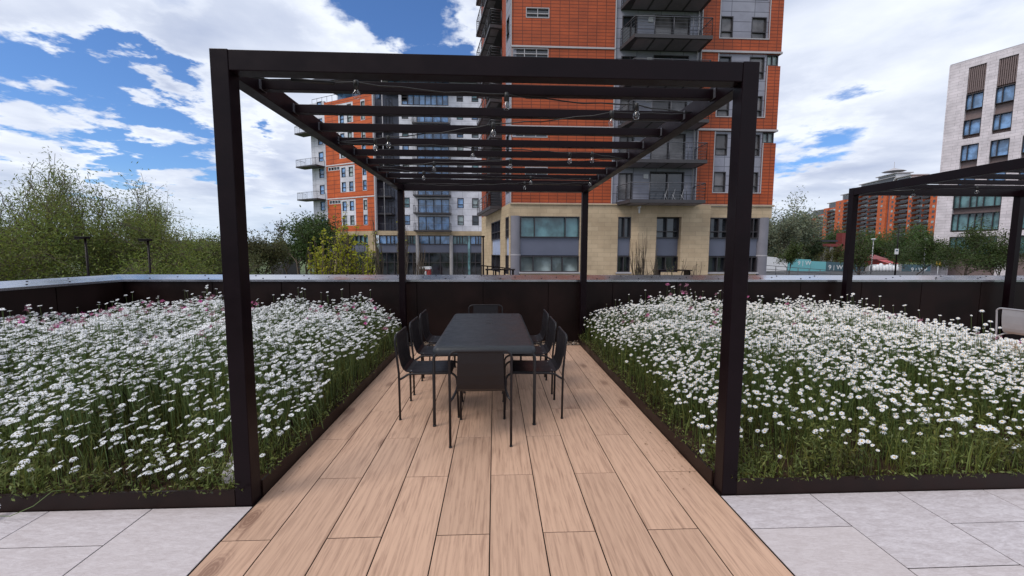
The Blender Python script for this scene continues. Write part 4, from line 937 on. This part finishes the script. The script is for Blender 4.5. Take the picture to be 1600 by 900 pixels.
# ------------------------------------------------------------------ pale office block, right
OA = at(1465.5, 300, 60); FF = Facade(OA, (math.sin(R(157)), math.cos(R(157)))); FF.n = -FF.n if FF.n[0] > 0 else FF.n
of = thing('office_building', 'pale stone office block with tall blue windows at the right edge', 'office building', (OA[0], OA[1], GZ))
M['pale'] = panel_mat('pale_stone_cladding', (0.72, 0.66, 0.69), (0.66, 0.61, 0.64), (0.45, 0.41, 0.43), 1.5, .42, .02, R(-67), .8, .37, .2)
M['bronze'] = mat('bronze_panel', (.20, .145, .14), .5)
O_ = FF.u; uz = FF.px
TopO = FF.z(1486, 103)
c1 = [(uz(1500, 250)[0], uz(1527, 250)[0]), (uz(1545, 250)[0], uz(1573, 250)[0])]
bayw = c1[1][0]-c1[0][0]; ww = c1[0][1]-c1[0][0]; rows = [FF.z(1500, y) for y in (151, 190, 228, 265, 301, 334, 370)]; rh = (rows[0]-rows[6])/6
holes = []; gl = []; cl_ = []
nb = 7; a0 = c1[0][0]
for i in range(nb):
    a = a0+bayw*i; zT = FF.z(1510, 107)+0
    holes.append((a, a+ww, rows[1]-rh+.75, zT)); gl += [(a, a+ww, rows[0]-2.2, rows[0]), (a, a+ww, rows[1]-2.2, rows[1])]; cl_.append((a, a+ww, rows[0]+.25, zT))
    holes.append((a, a+ww, rows[3]-rh+.75, rows[2])); gl += [(a, a+ww, rows[2]-2.3, rows[2]), (a, a+ww, rows[3]-2.3, rows[3])]
lowg = []
a = a0-.3
for i in range(4):
    b_ = a+ww+bayw*1.05; holes.append((a, b_, rows[5]-rh+.75, rows[4])); holes.append((a, b_, GZ+.3, rows[6]))
    lowg += [(a, b_, rows[4]-2.3, rows[4]), (a, b_, rows[5]-2.5, rows[5]), (a, b_, rows[6]-2.6, rows[6])]; a += bayw*2.0+.35
m = MB(FF); endu = a0+bayw*nb+1; wall(m, 0, endu, GZ, TopO, holes, -.6, 0); m.build('stone_wall', M['pale'], of)
m = MB(FF); m.box(.3, endu-.3, -1.0, -.5, GZ, TopO-.8); m.build('infill_wall', M['bronze'], of)
for g_ in gl: window(FF, of, *g_, 'glass_sky', 'wframe', bars=(.36,), depth=.38, t=.08)
for g_ in lowg: window(FF, of, *g_, 'glass_teal', 'wframe', bars=(.14, .36, .5, .64, .86), depth=.38, t=.08)
for (a, b_, z0, z1) in cl_:
    m = MB(FF)
    for k in range(9): q = a+(b_-a)*(k+.5)/9; m.box(q-.06, q+.06, -.4, -.12, z0, z1)
    m.build('louvre', M['bronze'], of)
back = FF.w(0, -14, 0); m = MB(FF); m.box(-.02, .4, -16, -.61, GZ, TopO); m.build('end_wall', M['pale'], of)
m = MB(FF); m.box(.0, endu, -15.8, -.2, TopO+.002, TopO+.25); m.build('roof', M['trim'], of)

# ------------------------------------------------------------------ far brick apartments
M['brick'] = panel_mat('orange_brick_far', (0.62, 0.14, 0.045), (0.56, 0.12, 0.04), (0.50, 0.11, 0.04), 3, 1, .05)
pR, pL = at(1472, 360, 205), at(1262, 360, 330); FB = Facade(pR, (pL-pR), flip=-1); D = FB.u; BZ = FB.z(1400, 385)
def far_block(label, cols, base_px):
    """cols: (x_left, x_right, y_top, kind) in strips along the street front"""
    t = thing('brick_apartments', label, 'apartment building', FB.w(D(base_px, 360), 0, GZ)); nb_ = nw = 0
    for (xa, xb, yt, kind) in cols:
        a, b_ = D(xb, 360), D(xa, 360); xm = (xa+xb)/2; zt = FB.z(xm, yt); nn = 0.0 if kind in 'wp' else -1.2
        MB(FB).box(a, b_, nn-12, nn, GZ, zt).build('wall', M['brick'] if kind != 's' else M['spandrel'], t)
        nfl = int((zt-BZ)/2.8)
        for k in range(nfl):
            z1 = zt-.8-2.8*k
            if kind == 'b' and nb_ < 98:
                m = MB(FB); m.box(a+.3, b_-.3, nn, nn+1.9, z1-2.4, z1-2.15); m.box(a+.3, b_-.3, nn+1.8, nn+1.9, z1-2.15, z1-1.1); m.build('balcony', M['slab'], t)
                MB(FB).box(a+.6, b_-.6, nn, nn+.06, z1-2.1, z1-.2).build('patio_door', M['glass_pale'] if k % 3 == 0 else M['glass'], t); nb_ += 1
            elif kind == 'w' and nw < 98:
                q = (a+b_)/2; MB(FB).box(q-.75, q+.75, 0, .06, z1-1.9, z1-.5).build('window', M['glass_pale'] if (k+int(xm)) % 3 == 0 else M['glass'], t); nw += 1
    return t
def far_roof(t, xa, xb, y0, y1, slope=0):
    a, b_ = D(xb, 360), D(xa, 360); z0 = FB.z((xa+xb)/2, y0)-1.5; z1 = FB.z(xb, y1)
    MB(FB).box(a+1, b_-1, -9, -1.5, z0, z1-.7).build('penthouse', M['wframe_white'], t); MB(FB).box(a+2, b_-2, -1.5, -1.3, z0+.5, z1-1.2).build('penthouse_window', M['glass'], t)
    MB(FB).box(a, b_, -10, -.5, z1-.5, z1).build('roof', M['trim'], t)
t = far_block('far orange brick apartments, tallest part with rows of balconies beside the pale office', [(1462, 1474, 292, 'w'), (1449, 1462, 293, 'w'), (1436, 1449, 294, 'b'), (1422, 1435, 295, 'b'), (1415, 1422, 295, 'w'), (1396, 1415, 296, 'b'), (1386, 1396, 297, 'w'), (1381, 1386, 297, 's'), (1368, 1381, 297, 'w'), (1352, 1367, 298, 'b'), (1338, 1351, 299, 'b'), (1328, 1338, 300, 'w')], 1400)
far_roof(t, 1335, 1388, 298, 277); far_roof(t, 1360, 1391, 281, 271); far_roof(t, 1389, 1414, 296, 274)
q = FB.w(D(1375, 360), -5, 0); MB().lathe((q[0], q[1], FB.z(1375, 270.5)), [(6, 0), (.15, 2.2), (.1, 6)], 8).build('spire', M['trim'], t)
for i, (lb, cols, rf) in enumerate((('far brick apartment wing, highest of the three stepped blocks left of the dark post', [(1316, 1328, 312, 'b'), (1303, 1316, 314, 'w')], (1308, 1330, 312, 300)),
        ('far brick apartment wing, middle of the three stepped blocks', [(1291, 1302, 325, 'b'), (1285, 1291, 326, 'w')], (1288, 1306, 325, 314)),
        ('far brick apartment wing, lowest and leftmost of the stepped blocks', [(1275, 1284, 335, 'b'), (1262, 1275, 342, 'w')], (1264, 1286, 336, 326)))):
    t = far_block(lb, cols, cols[0][0]); far_roof(t, rf[0], rf[1]-2, rf[2], rf[3]+1)

# ------------------------------------------------------------------ trees
def grow(rg, levels, kids, spread, up, L0, tip_only=False, curve=.18):
    """skeleton of unit size: list of polylines with radii, and the twig ends"""
    segs, tips = [], []
    def br(p, d, L, r, lv):
        pts = [p]; rs = [r]; q = p.copy(); dd = d.copy(); n = 4
        for i in range(n):
            dd = dd+rg.normal(0, curve, 3); dd[2] += up*.12; dd /= np.linalg.norm(dd); q = q+dd*L/n; pts.append(q.copy()); rs.append(r*(1-.6*(i+1)/n))
        segs.append((pts, rs, lv))
        if lv >= levels-2: tips.extend(pts[1:])
        if lv < levels:
            for j in range(kids[lv]):
                f = rg.uniform(.35, 1.0) if lv else rg.uniform(.3, 1.0); i = min(int(f*n), n-1); b0 = pts[i]+(pts[i+1]-pts[i])*(f*n-i)
                nd = dd+rg.normal(0, spread, 3); nd[2] += up*.5; nd /= np.linalg.norm(nd); br(b0, nd, L*rg.uniform(.5, .8), max(r*.5, .004), lv+1)
    br(np.zeros(3), np.array([0, 0, 1.]), L0, .05, 0)
    return segs, np.array(tips)
def tree(name, label, cat, c, h, w_, colr, n, size, seed, levels=3, kids=(7, 6, 5), spread=.75, up=.5, stems=1, asp=.45, sig=.05, group=None, trunk_r=None, bottom=.0, leafup=0.0, depth=None, sides=5, var=.5, trans=.25, foot=.22, dome=0.0, leanv=.25):
    rg = np.random.default_rng(seed); segs, tips = [], []
    for s in range(stems):
        a, b = grow(rg, levels, kids, spread, up, .5 if stems == 1 else .62)
        if stems > 1:
            off = np.array([rg.uniform(-1, 1)*foot*1.6, rg.uniform(-1, 1)*foot*1.6, 0]); lean = np.array([off[0]*.5+rg.normal(0, leanv), rg.normal(0, leanv)])
            f_ = lambda p: p+off+np.array([lean[0]*p[2], lean[1]*p[2], 0])
            a = [([f_(q) for q in p], r, l) for p, r, l in a]; b = np.array([f_(q) for q in b])
        segs += a; tips.append(b)
    tips = np.concatenate(tips); lo, hi = np.percentile(tips, 4, axis=0), np.percentile(tips, 96, axis=0); allz = np.percentile(tips[:, 2], 97)
    sx = w_/(hi[0]-lo[0]); sy = (depth or w_)/(hi[1]-lo[1]); sz = h/allz; cx_, cy_ = (hi[0]+lo[0])/2, (hi[1]+lo[1])/2
    if stems == 1: cx_ *= .3; cy_ *= .3
    sc3 = np.array([sx, sy, sz]); cc = np.array([cx_, cy_, 0])
    def T(p):
        q = (np.asarray(p)-cc)*sc3
        if dome: q = q*np.concatenate([np.ones(q.shape[:-1]+(2,)), (1-dome*np.clip(np.abs(q[..., :1])/(w_/2), 0, 1.2)**2)], -1)
        return q
    t = thing(name, label, cat, c, group); c = np.array(c, float); m = MB(); br_ = MB(); k = (trunk_r or h*.018)/.05
    for pts, rs, lv in segs:
        (m if lv == 0 else br_).tube([c+T(p) for p in pts], [max(r*k, h*.0012) for r in rs], sides if lv < 2 else 3, cap=False)
    m.build('trunk', M['trunk'], t); br_.build('branches', M['trunk'], t)
    P_ = T(tips); P_ = P_[P_[:, 2] > bottom*h]; idx = rg.integers(0, len(P_), n); sg = sig*min(h, w_)
    C_ = P_[idx]+rg.normal(0, sg, (n, 3)); cl = .5+.5*np.sin(P_[idx][:, 0]*9/w_+seed)*np.cos(P_[idx][:, 2]*11/h+seed)
    v, f, tt = leaves(C_, size, asp, leafup, np.clip(cl*.6+rg.uniform(0, .4, n), 0, 1), rg, .4)
    key = 'leaf_%.3f_%.3f_%.3f' % colr
    if key not in M: M[key] = leaf_mat('tree_'+key, colr, var, trans=trans)
    o = mesh_np('crown', v, f, M[key], t, tint=tt); return t
def tpx(x, ytop, Y): q = at(x, ytop, Y); return (q[0], q[1], GZ), q[2]-GZ
def T_(name, label, cat, x, ytop, wpx, Y, *a, **k):
    c, h = tpx(x, ytop, Y); return tree(name, label, cat, c, h, wpx/FPX*Y, *a, **k)
G = GZ
T_('feathery_tree', 'large loose feathery tree with bare upright twigs, far left beyond the parapet', 'tree', 150, 284, 280, 24, (.165, .22, .062), 90000, .15, 3, levels=3, kids=(9, 6, 5), spread=.42, up=.75, stems=11, asp=.26, sig=.03, foot=.5, dome=.42, leanv=.10, trunk_r=.035, trans=.4)
T_('feathery_tree', 'loose olive tree cut by the left edge of the photo', 'tree', -40, 300, 220, 21, (.145, .20, .052), 36000, .12, 5, levels=3, kids=(9, 6, 5), spread=.45, up=.7, stems=8, asp=.26, sig=.035, foot=.5, dome=.3, leanv=.10, trunk_r=.035, trans=.4)
T_('feathery_tree', 'lower yellowish green bushy tree under the large feathery one', 'tree', 110, 352, 370, 19, (.145, .20, .042), 52000, .11, 8, levels=3, kids=(7, 6, 5), spread=.8, up=.3, stems=9, asp=.3, sig=.06, foot=.6, dome=.35, trunk_r=.035, trans=.4)
T_('shrub', 'dark green bush right of the feathery tree behind the second lamp', 'shrub', 290, 385, 80, 30, (.035, .06, .02), 9000, .18, 9, stems=3, spread=.8, sig=.07)
T_('feathery_tree', 'olive bush to the left of the front left pergola post', 'tree', 335, 398, 90, 30, (.07, .09, .035), 9000, .16, 10, stems=4, spread=.8, sig=.07)
T_('olive_tree', 'olive brown tree just right of the front left pergola post', 'tree', 402, 374, 75, 45, (.075, .085, .035), 11000, .22, 12, stems=3, spread=.7, sig=.06)
T_('dense_tree', 'dense dark green tree standing against the white and orange block', 'tree', 478, 345, 78, 58, (.045, .085, .022), 15000, .34, 13, stems=3, spread=.6, up=.9, sig=.06)
T_('feathery_tree', 'thin pale twiggy tree left of the dense dark tree', 'tree', 446, 352, 34, 62, (.08, .09, .06), 1800, .28, 14, levels=4, kids=(5, 4, 4, 3), spread=.6, up=.8)
for (x, yt, wp, Y, s, lb, n) in ((527, 368, 62, 15.5, 21, 'yellow green sapling in front of the stone base, leftmost and tallest', 2600), (560, 392, 46, 15, 22, 'yellow green sapling, shorter one right of the tallest', 1900), (497, 404, 36, 15, 23, 'low yellow green sapling nearest the dense dark tree', 1500)):
    T_('sapling', lb, 'young tree', x, yt, wp, Y, (.34, .38, .04), n*2, .085, s, levels=2, kids=(8, 5), spread=.6, up=.6, stems=4, asp=.6, sig=.03, trans=.45)
T_('shrub', 'grey green bush in front of the block below the orange wing', 'shrub', 563, 398, 44, 50, (.06, .09, .045), 4000, .22, 24, stems=3, spread=.8, sig=.07)
T_('sapling', 'slender nearly bare sapling with a few yellow leaves behind the rear left post', 'young tree', 612, 355, 40, 15, (.26, .30, .05), 150, .08, 25, levels=3, kids=(6, 4, 3), spread=.28, up=1.6, stems=3, asp=.6, sig=.02)
T_('sapling', 'bare twiggy sapling right of the rear left post', 'young tree', 645, 398, 40, 15, (.10, .09, .06), 60, .06, 26, levels=3, kids=(6, 4, 3), spread=.4, up=1.2, stems=3, sig=.02)
T_('sapling', 'thin twiggy plant in front of the tower stone bay', 'young tree', 1012, 386, 38, 17, (.20, .22, .05), 260, .05, 27, levels=3, kids=(6, 4, 3), spread=.35, up=1.3, stems=3, sig=.02)
T_('sapling', 'low leafy shoots by the tower below the middle window', 'young tree', 1050, 414, 60, 17, (.10, .12, .04), 500, .06, 28, levels=2, kids=(6, 4), spread=.8, up=.4, stems=4, sig=.03)
T_('willow', 'silvery grey willow right of the orange tower', 'tree', 1236, 333, 68, 115, (.16, .20, .14), 15000, .6, 31, stems=3, spread=.8, sig=.08)
T_('willow', 'lower silvery willow crown against the tower edge', 'tree', 1206, 352, 50, 105, (.13, .16, .11), 8000, .55, 32, stems=3, spread=.8, sig=.08)
T_('street_tree', 'small round dark green tree in front of the white and teal hoarding', 'tree', 1236, 383, 26, 62, (.05, .08, .02), 3500, .24, 33, sig=.07, bottom=.5, trunk_r=.07)
T_('conifer', 'dark conifer behind the teal hoarding', 'tree', 1276, 381, 20, 110, (.03, .055, .025), 3000, .4, 34, sig=.07, up=.9)
T_('green_tree', 'green tree left of the second pergola post in front of the brick wings', 'tree', 1310, 361, 34, 130, (.045, .085, .025), 5000, .5, 35, sig=.08, stems=2)
T_('green_tree', 'low yellowish bush behind the dark hoarding with the first number', 'shrub', 1306, 388, 26, 105, (.08, .09, .03), 3000, .4, 36, stems=3, sig=.08)
T_('green_tree', 'low green trees spreading left of the brick wings', 'tree', 1272, 368, 60, 150, (.07, .10, .04), 6000, .6, 37, stems=4, sig=.08)
T_('green_tree', 'bright green tree right of the second pergola post', 'tree', 1364, 366, 52, 140, (.06, .115, .025), 8000, .5, 38, stems=3, sig=.08)
T_('green_tree', 'mid green tree behind the black sign pole', 'tree', 1402, 372, 56, 135, (.045, .085, .025), 8000, .5, 39, stems=3, sig=.08)
T_('green_tree', 'broad green tree beneath the tallest brick apartments', 'tree', 1446, 358, 66, 130, (.055, .105, .028), 11000, .5, 40, stems=3, sig=.08)
T_('green_tree', 'dark green tree low behind the white gate', 'tree', 1420, 382, 44, 118, (.04, .07, .022), 6000, .42, 44, stems=3, sig=.08)
T_('street_tree', 'dark street tree half hidden behind the second pergola post', 'tree', 1343, 372, 40, 60, (.045, .075, .02), 5000, .24, 41, sig=.07, bottom=.35, stems=2)
T_('street_tree', 'round street tree in front of the second numbered hoarding', 'tree', 1441, 374, 58, 60, (.045, .08, .022), 7500, .25, 42, sig=.07, bottom=.42, trunk_r=.09)
T_('street_tree', 'street tree in front of the pale office, left one', 'tree', 1515, 363, 76, 42, (.045, .075, .02), 9000, .18, 43, sig=.065, bottom=.45, trunk_r=.09)
T_('street_tree', 'street tree in front of the pale office, right one', 'tree', 1568, 372, 58, 42, (.045, .075, .02), 7000, .18, 45, sig=.065, bottom=.45, trunk_r=.09)
# a far wood that reads as one mass, low along the horizon
n = 26000; fx = rng.uniform(-420, 260, n); fy = rng.uniform(190, 420, n); bump_ = 5+3.5*np.sin(fx*.07)+2.5*np.sin(fx*.19+fy*.05)
fz = GZ+rng.uniform(0, 1, n)**.7*np.clip(bump_, 2, 12)
v, f, tt = leaves(np.column_stack([fx, fy, fz]), 2.2, .7, 0, None, rng)
tag(mesh_np('far_woods', v, f, leaf_mat('far_wood_leaf', (.06, .09, .045), .4), tint=tt), 'distant belt of woodland along the horizon left of the block', 'woods', kind='stuff')

# ------------------------------------------------------------------ street furniture
def lamp_flat(label, x, y, Y, sz=1):
    q = at(x, y, Y); t = thing('street_lamp', label, 'street lamp', (q[0], q[1], GZ), 'dark street lamps beyond the parapet')
    MB().tube([(q[0], q[1], GZ), (q[0], q[1], q[2]-.05)], [.045*sz, .033*sz], 10).build('pole', M['frame'], t)
    MB().box(q[0]-.26*sz, q[0]+.07*sz, q[1]-.12, q[1]+.12, q[2]-.05, q[2]+.03).build('lamp_head', M['frame'], t, .01); MB().box(q[0]-.24*sz, q[0]-.08*sz, q[1]-.09, q[1]+.09, q[2]-.06, q[2]-.051).build('lens', M['pipe'], t)
lamp_flat('dark flat-headed street lamp, the left one of two before the feathery tree', 133, 371, 15)
lamp_flat('dark flat-headed street lamp, the right one of two before the feathery tree', 231, 374.5, 15.5)
lamp_flat('slim dark street lamp beside the front left pergola post', 343, 380, 32)
lamp_flat('thin street lamp in front of the dense dark tree', 484, 390, 48)
q = at(755, 371, 24); t = thing('street_lamp', 'dark street lamp with small round cap beside the tower corner', 'street lamp', (q[0], q[1], GZ))
MB().tube([(q[0], q[1], GZ), (q[0], q[1], q[2])], [.06, .05], 10).build('pole', M['frame'], t); MB().lathe((q[0], q[1], q[2]), [(.001, 0), (.08, 0), (.10, .05), (.10, .09), (.001, .1)], 12).build('lamp_head', M['frame'], t)
for x, lb in ((1365, 'pale mushroom-headed lamp post, left one behind the white gate'), (1447, 'pale mushroom-headed lamp post, right one beside the office')):
    q = at(x, 374, 80); t = thing('street_lamp', lb, 'street lamp', (q[0], q[1], GZ), 'mushroom-headed lamps'); MB().tube([(q[0], q[1], GZ), (q[0], q[1], q[2]-.2)], [.1, .07], 8).build('pole', M['galv'], t)
    MB().lathe((q[0], q[1], q[2]-.25), [(.001, 0), (.2, .02), (.2, .2), (.42, .24), (.38, .36), (.12, .42), (.001, .43)], 14).build('lamp_head', M['white'], t)
q = at(1405, 352, 55); t = thing('sign_pole', 'tall black pole carrying a white square sign before the green trees', 'pole', (q[0], q[1], GZ)); MB().tube([(q[0], q[1], GZ), (q[0], q[1], q[2])], [.11, .05], 8).build('pole', M['frame'], t)
q2 = at(1400, 393, 55); MB().box(q2[0]-.28, q2[0]+.26, q2[1]-.12, q2[1]-.08, q2[2]-.38, q2[2]+.38).build('sign_board', M['white'], t); s_ = MB(); s_.box(q2[0]-.18, q2[0]+.16, q2[1]-.126, q2[1]-.121, q2[2]+.02, q2[2]+.22); s_.build('sign_symbol', M['slate'], t)
q = at(1467, 412, 50); t = thing('road_sign', 'yellow sign board on a pale post at the office corner', 'sign', (q[0], q[1], GZ)); MB().tube([(q[0], q[1]+.06, GZ), (q[0], q[1]+.06, q[2])], .05, 8).build('post', M['galv'], t); MB().box(q[0]-.38, q[0]+.38, q[1]-.03, q[1], q[2]-.25, q[2]+.28).build('sign_board', M['yellow'], t)
def text(s, x, y, Y, hpx, parent, m):
    cu = bpy.data.curves.new('t', 'FONT'); cu.body = s; cu.size = hpx/FPX*Y*1.38; cu.extrude = .01
    o = bpy.data.objects.new('t', cu); col.objects.link(o); dg = bpy.context.evaluated_depsgraph_get(); me = bpy.data.meshes.new_from_object(o.evaluated_get(dg)); bpy.data.objects.remove(o)
    me.materials.append(m); n = bpy.data.objects.new('lettering', me); col.objects.link(n); q = at(x, y, Y); n.parent = parent
    n.location = Vector(q)-Vector(parent['base']); n.rotation_euler = (R(90), 0, 0); return n
HY = 94
def hoarding(label, xa, xb, ya, yb, m, texts=(), m2='slate'):
    a, b_ = at(xa, ya, HY), at(xb, yb, HY); t = thing('hoarding', label, 'hoarding', ((a[0]+b_[0])/2, HY, GZ))
    MB().poly([(a[0], HY, GZ), (b_[0], HY, GZ), (b_[0], HY+.15, GZ), (a[0], HY+.15, GZ), (a[0], HY, a[2]), (b_[0], HY, b_[2]), (b_[0], HY+.15, b_[2]), (a[0], HY+.15, a[2])], [(0, 3, 2, 1), (4, 5, 6, 7), (0, 1, 5, 4), (1, 2, 6, 5), (2, 3, 7, 6), (3, 0, 4, 7)]).build('board', M[m], t)
    for (s, x, y, h_) in texts: text(s, x, y, HY-.03, h_, t, M['white'])
    return t
hoarding('white hoarding with grey blotches beside the orange tower', 1190, 1231, 400, 404, 'white')
hoarding('pale teal sloping hoarding behind the small round tree', 1231.3, 1267, 404, 405.5, 'teal', [('9 | W', 1246, 414, 7)])
hoarding('bright teal hoarding left of the dark numbered one', 1267.3, 1291, 408, 409, 'teal', [])
hoarding('dark slate hoarding reading nine and a W, left of the second pergola post', 1291.4, 1352, 409, 411, 'slate', [('9 | WF', 1294, 421, 7.5)])
hoarding('dark slate hoarding reading nine and a W, in front of the office corner', 1410, 1455, 413, 413.5, 'slate', [('9 | WP', 1423, 424.5, 7)])
t = thing('site_gate', 'white framed site gate with bags behind it between the slate hoardings', 'gate', at(1380, 428, HY)*[1, 1, 0]+[0, 0, GZ])
a, b_ = at(1359, 414, HY), at(1400, 414, HY); MB().box(a[0], b_[0], HY-.06, HY+.06, a[2]-.2, a[2]+.1).build('top_rail', M['white'], t); MB().box(a[0], b_[0], HY+1.0, HY+1.1, GZ, a[2]-.3).build('backing_board', M['spandrel'], t)
for k in range(6): x = a[0]+(b_[0]-a[0])*k/5; MB().box(x-.09, x+.09, HY-.05, HY+.05, GZ, a[2]-.202).build('bar', M['white'], t)
for k in range(8): x = a[0]+.4+(b_[0]-a[0]-1.0)*k/7; o = MB().lathe((x, HY-.8, GZ), [(.001, 0), (.32, 0), (.38, .5), (.34, 1.2+.3*(k % 3)), (.1, 1.35+.3*(k % 3)), (.001, 1.35+.3*(k % 3))], 8).build('sack', M['white']); tag(o, 'white sack standing in a row along the foot of the site gate', 'sack', 'white sacks at the site gate')
for xa, xb, lb in ((1350, 1358.5, 'left grey pier of the white site gate'), (1400.5, 1409.5, 'right grey pier of the white site gate')):
    a, b_ = at(xa, 413, HY), at(xb, 413, HY); o = MB().box(a[0], b_[0], HY, HY+.4, GZ, a[2]).build('gate_pier', M['concrete']); tag(o, lb, 'pier')
def railing(label, xa, ya, Ya, xb, yb, Yb, posts, m='rail', h=1.1):
    a, b_ = at(xa, ya, Ya), at(xb, yb, Yb); t = thing('railing', label, 'railing', ((a[0]+b_[0])/2, (a[1]+b_[1])/2, GZ)); L = MB()
    for dz in (0, -.45*h, -.85*h): L.tube([(a[0], a[1], a[2]+dz), (b_[0], b_[1], b_[2]+dz)], .035, 6)
    L.build('rail', M[m], t)
    for k in range(posts+1):
        f = k/posts; c = a+(b_-a)*f; MB().tube([(c[0], c[1], GZ), (c[0], c[1], c[2]+.01)], .04, 6).build('post', M[m], t)
railing('dark street railing below the white and teal hoardings', 1195, 414.5, 48, 1350, 426.5, 48, 9, h=1.0)
# red steelwork and roofs
q = at(1330, 366, 112); t = thing('steel_gantry', 'rust red steel gantry left of the second pergola post', 'gantry', (q[0], q[1], GZ))
MB().box(at(1316, 366, 112)[0], at(1330, 366, 112)[0], 112, 114, GZ, at(1326, 364, 112)[2]).build('tower', M['darkred'], t)
z_ = at(1300, 382, 112)[2]; MB().box(at(1280, 382, 112)[0], at(1318, 382, 112)[0]-.02, 112, 115, z_-.6, z_+.2).build('walkway', M['darkred'], t)
MB().box(at(1283, 376, 112)[0], at(1310, 376, 112)[0], 112.2, 114, at(1300, 375, 112)[2]-.5, at(1300, 375, 112)[2]).build('canopy', M['roof'], t)
for x in (1290, 1300): c = at(x, 400, 112); MB().box(c[0]-.5, c[0]+.5, 112.3, 113.3, GZ, z_-.61).build('leg', M['concrete'], t)
a, b_ = at(1363, 398, 108), at(1386, 398, 108); t = thing('shed', 'dark red roofed shed behind the white gate', 'shed', ((a[0]+b_[0])/2, 108, GZ)); z_ = a[2]; ze = at(1363, 405, 108)[2]
MB().box(a[0], b_[0], 108, 116, GZ, ze).build('wall', M['darkred'], t); MB().poly([(a[0]-.3, 107.6, ze), (b_[0]+.3, 107.6, ze), (b_[0]+.3, 112, z_), (a[0]-.3, 112, z_), (b_[0]+.3, 116.4, ze), (a[0]-.3, 116.4, ze)], [(0, 1, 2, 3), (3, 2, 4, 5), (0, 3, 5), (1, 4, 2), (0, 5, 4, 1)]).build('roof', M['darkred'], t)
a, b_ = at(1386, 406, 104), at(1402, 406, 104); t = thing('shed', 'bright red lower lean-to beside the dark red shed', 'shed', ((a[0]+b_[0])/2, 104, GZ)); MB().box(a[0]+.3, b_[0], 104, 107, GZ, a[2]-1).build('wall', M['red'], t)
MB().poly([(a[0]+.3, 103.6, a[2]-1), (b_[0]+.2, 103.6, a[2]-1), (b_[0]+.2, 107.2, a[2]), (a[0]+.3, 107.2, a[2])], [(0, 1, 2, 3)]).build('roof', M['red'], t)
# kiosk by the second block, picnic tables by the tower, huts on the far left
a, b_ = at(655.5, 417, 60), at(671, 417, 60); t = thing('kiosk', 'small red and white kiosk on the street under the white balconies', 'kiosk', ((a[0]+b_[0])/2, 60, GZ))
MB().box(a[0], b_[0], 60, 61.5, GZ, a[2]-.35).build('body', M['red'], t); MB().box(a[0]-.05, b_[0]+.05, 59.9, 61.6, a[2]-.35, a[2]).build('canopy', M['white'], t); MB().box(a[0]+.45, b_[0]-.45, 59.95, 59.99, GZ+.8, a[2]-.6).build('hatch', M['white'], t)
for k, (x, lb) in enumerate(((775, 'black picnic table by the tower corner, left of two'), (788, 'black picnic table by the tower corner, right of two'), (1052, 'black picnic table below the middle window of the tower'))):
    q = at(x, 420.5 if k < 2 else 421.5, 21); t = thing('picnic_table', lb, 'picnic table', (q[0], q[1], GZ), 'black picnic tables in the street'); w_ = .55 if k < 2 else .9
    MB().box(q[0]-w_, q[0]+w_, 20.7, 21.5, q[2]-.05, q[2]).build('tabletop', M['frame'], t)
    for sx in (-w_+.1, w_-.1): MB().box(q[0]+sx-.04, q[0]+sx+.04, 20.8, 21.4, GZ, q[2]-.051).build('leg', M['frame'], t)
railing('black railing between the street lamp and the tower corner', 752, 415, 23, 797, 419.5, 25.5, 5, 'frame', 1.2)
a, b_ = at(422, 391, 70), at(441, 391, 70); t = thing('hut', 'low dark shed with pale panels left of the dense dark tree', 'hut', ((a[0]+b_[0])/2, 70, GZ)); MB().box(a[0], b_[0], 70, 76, GZ, a[2]-.01).build('wall', M['slab'], t); MB().box(a[0]-.2, b_[0]+.2, 69.8, 76.2, a[2], a[2]+.2).build('roof', M['trim'], t)
MB().box(a[0]+.5, b_[0]-.2, 69.93, 69.99, a[2]-2.2, a[2]-1.2).build('panel', M['trim'], t)
clean()
for o in bpy.data.objects:
    for k_ in ('label', 'category'):
        if k_ in o and not o[k_]: del o[k_]
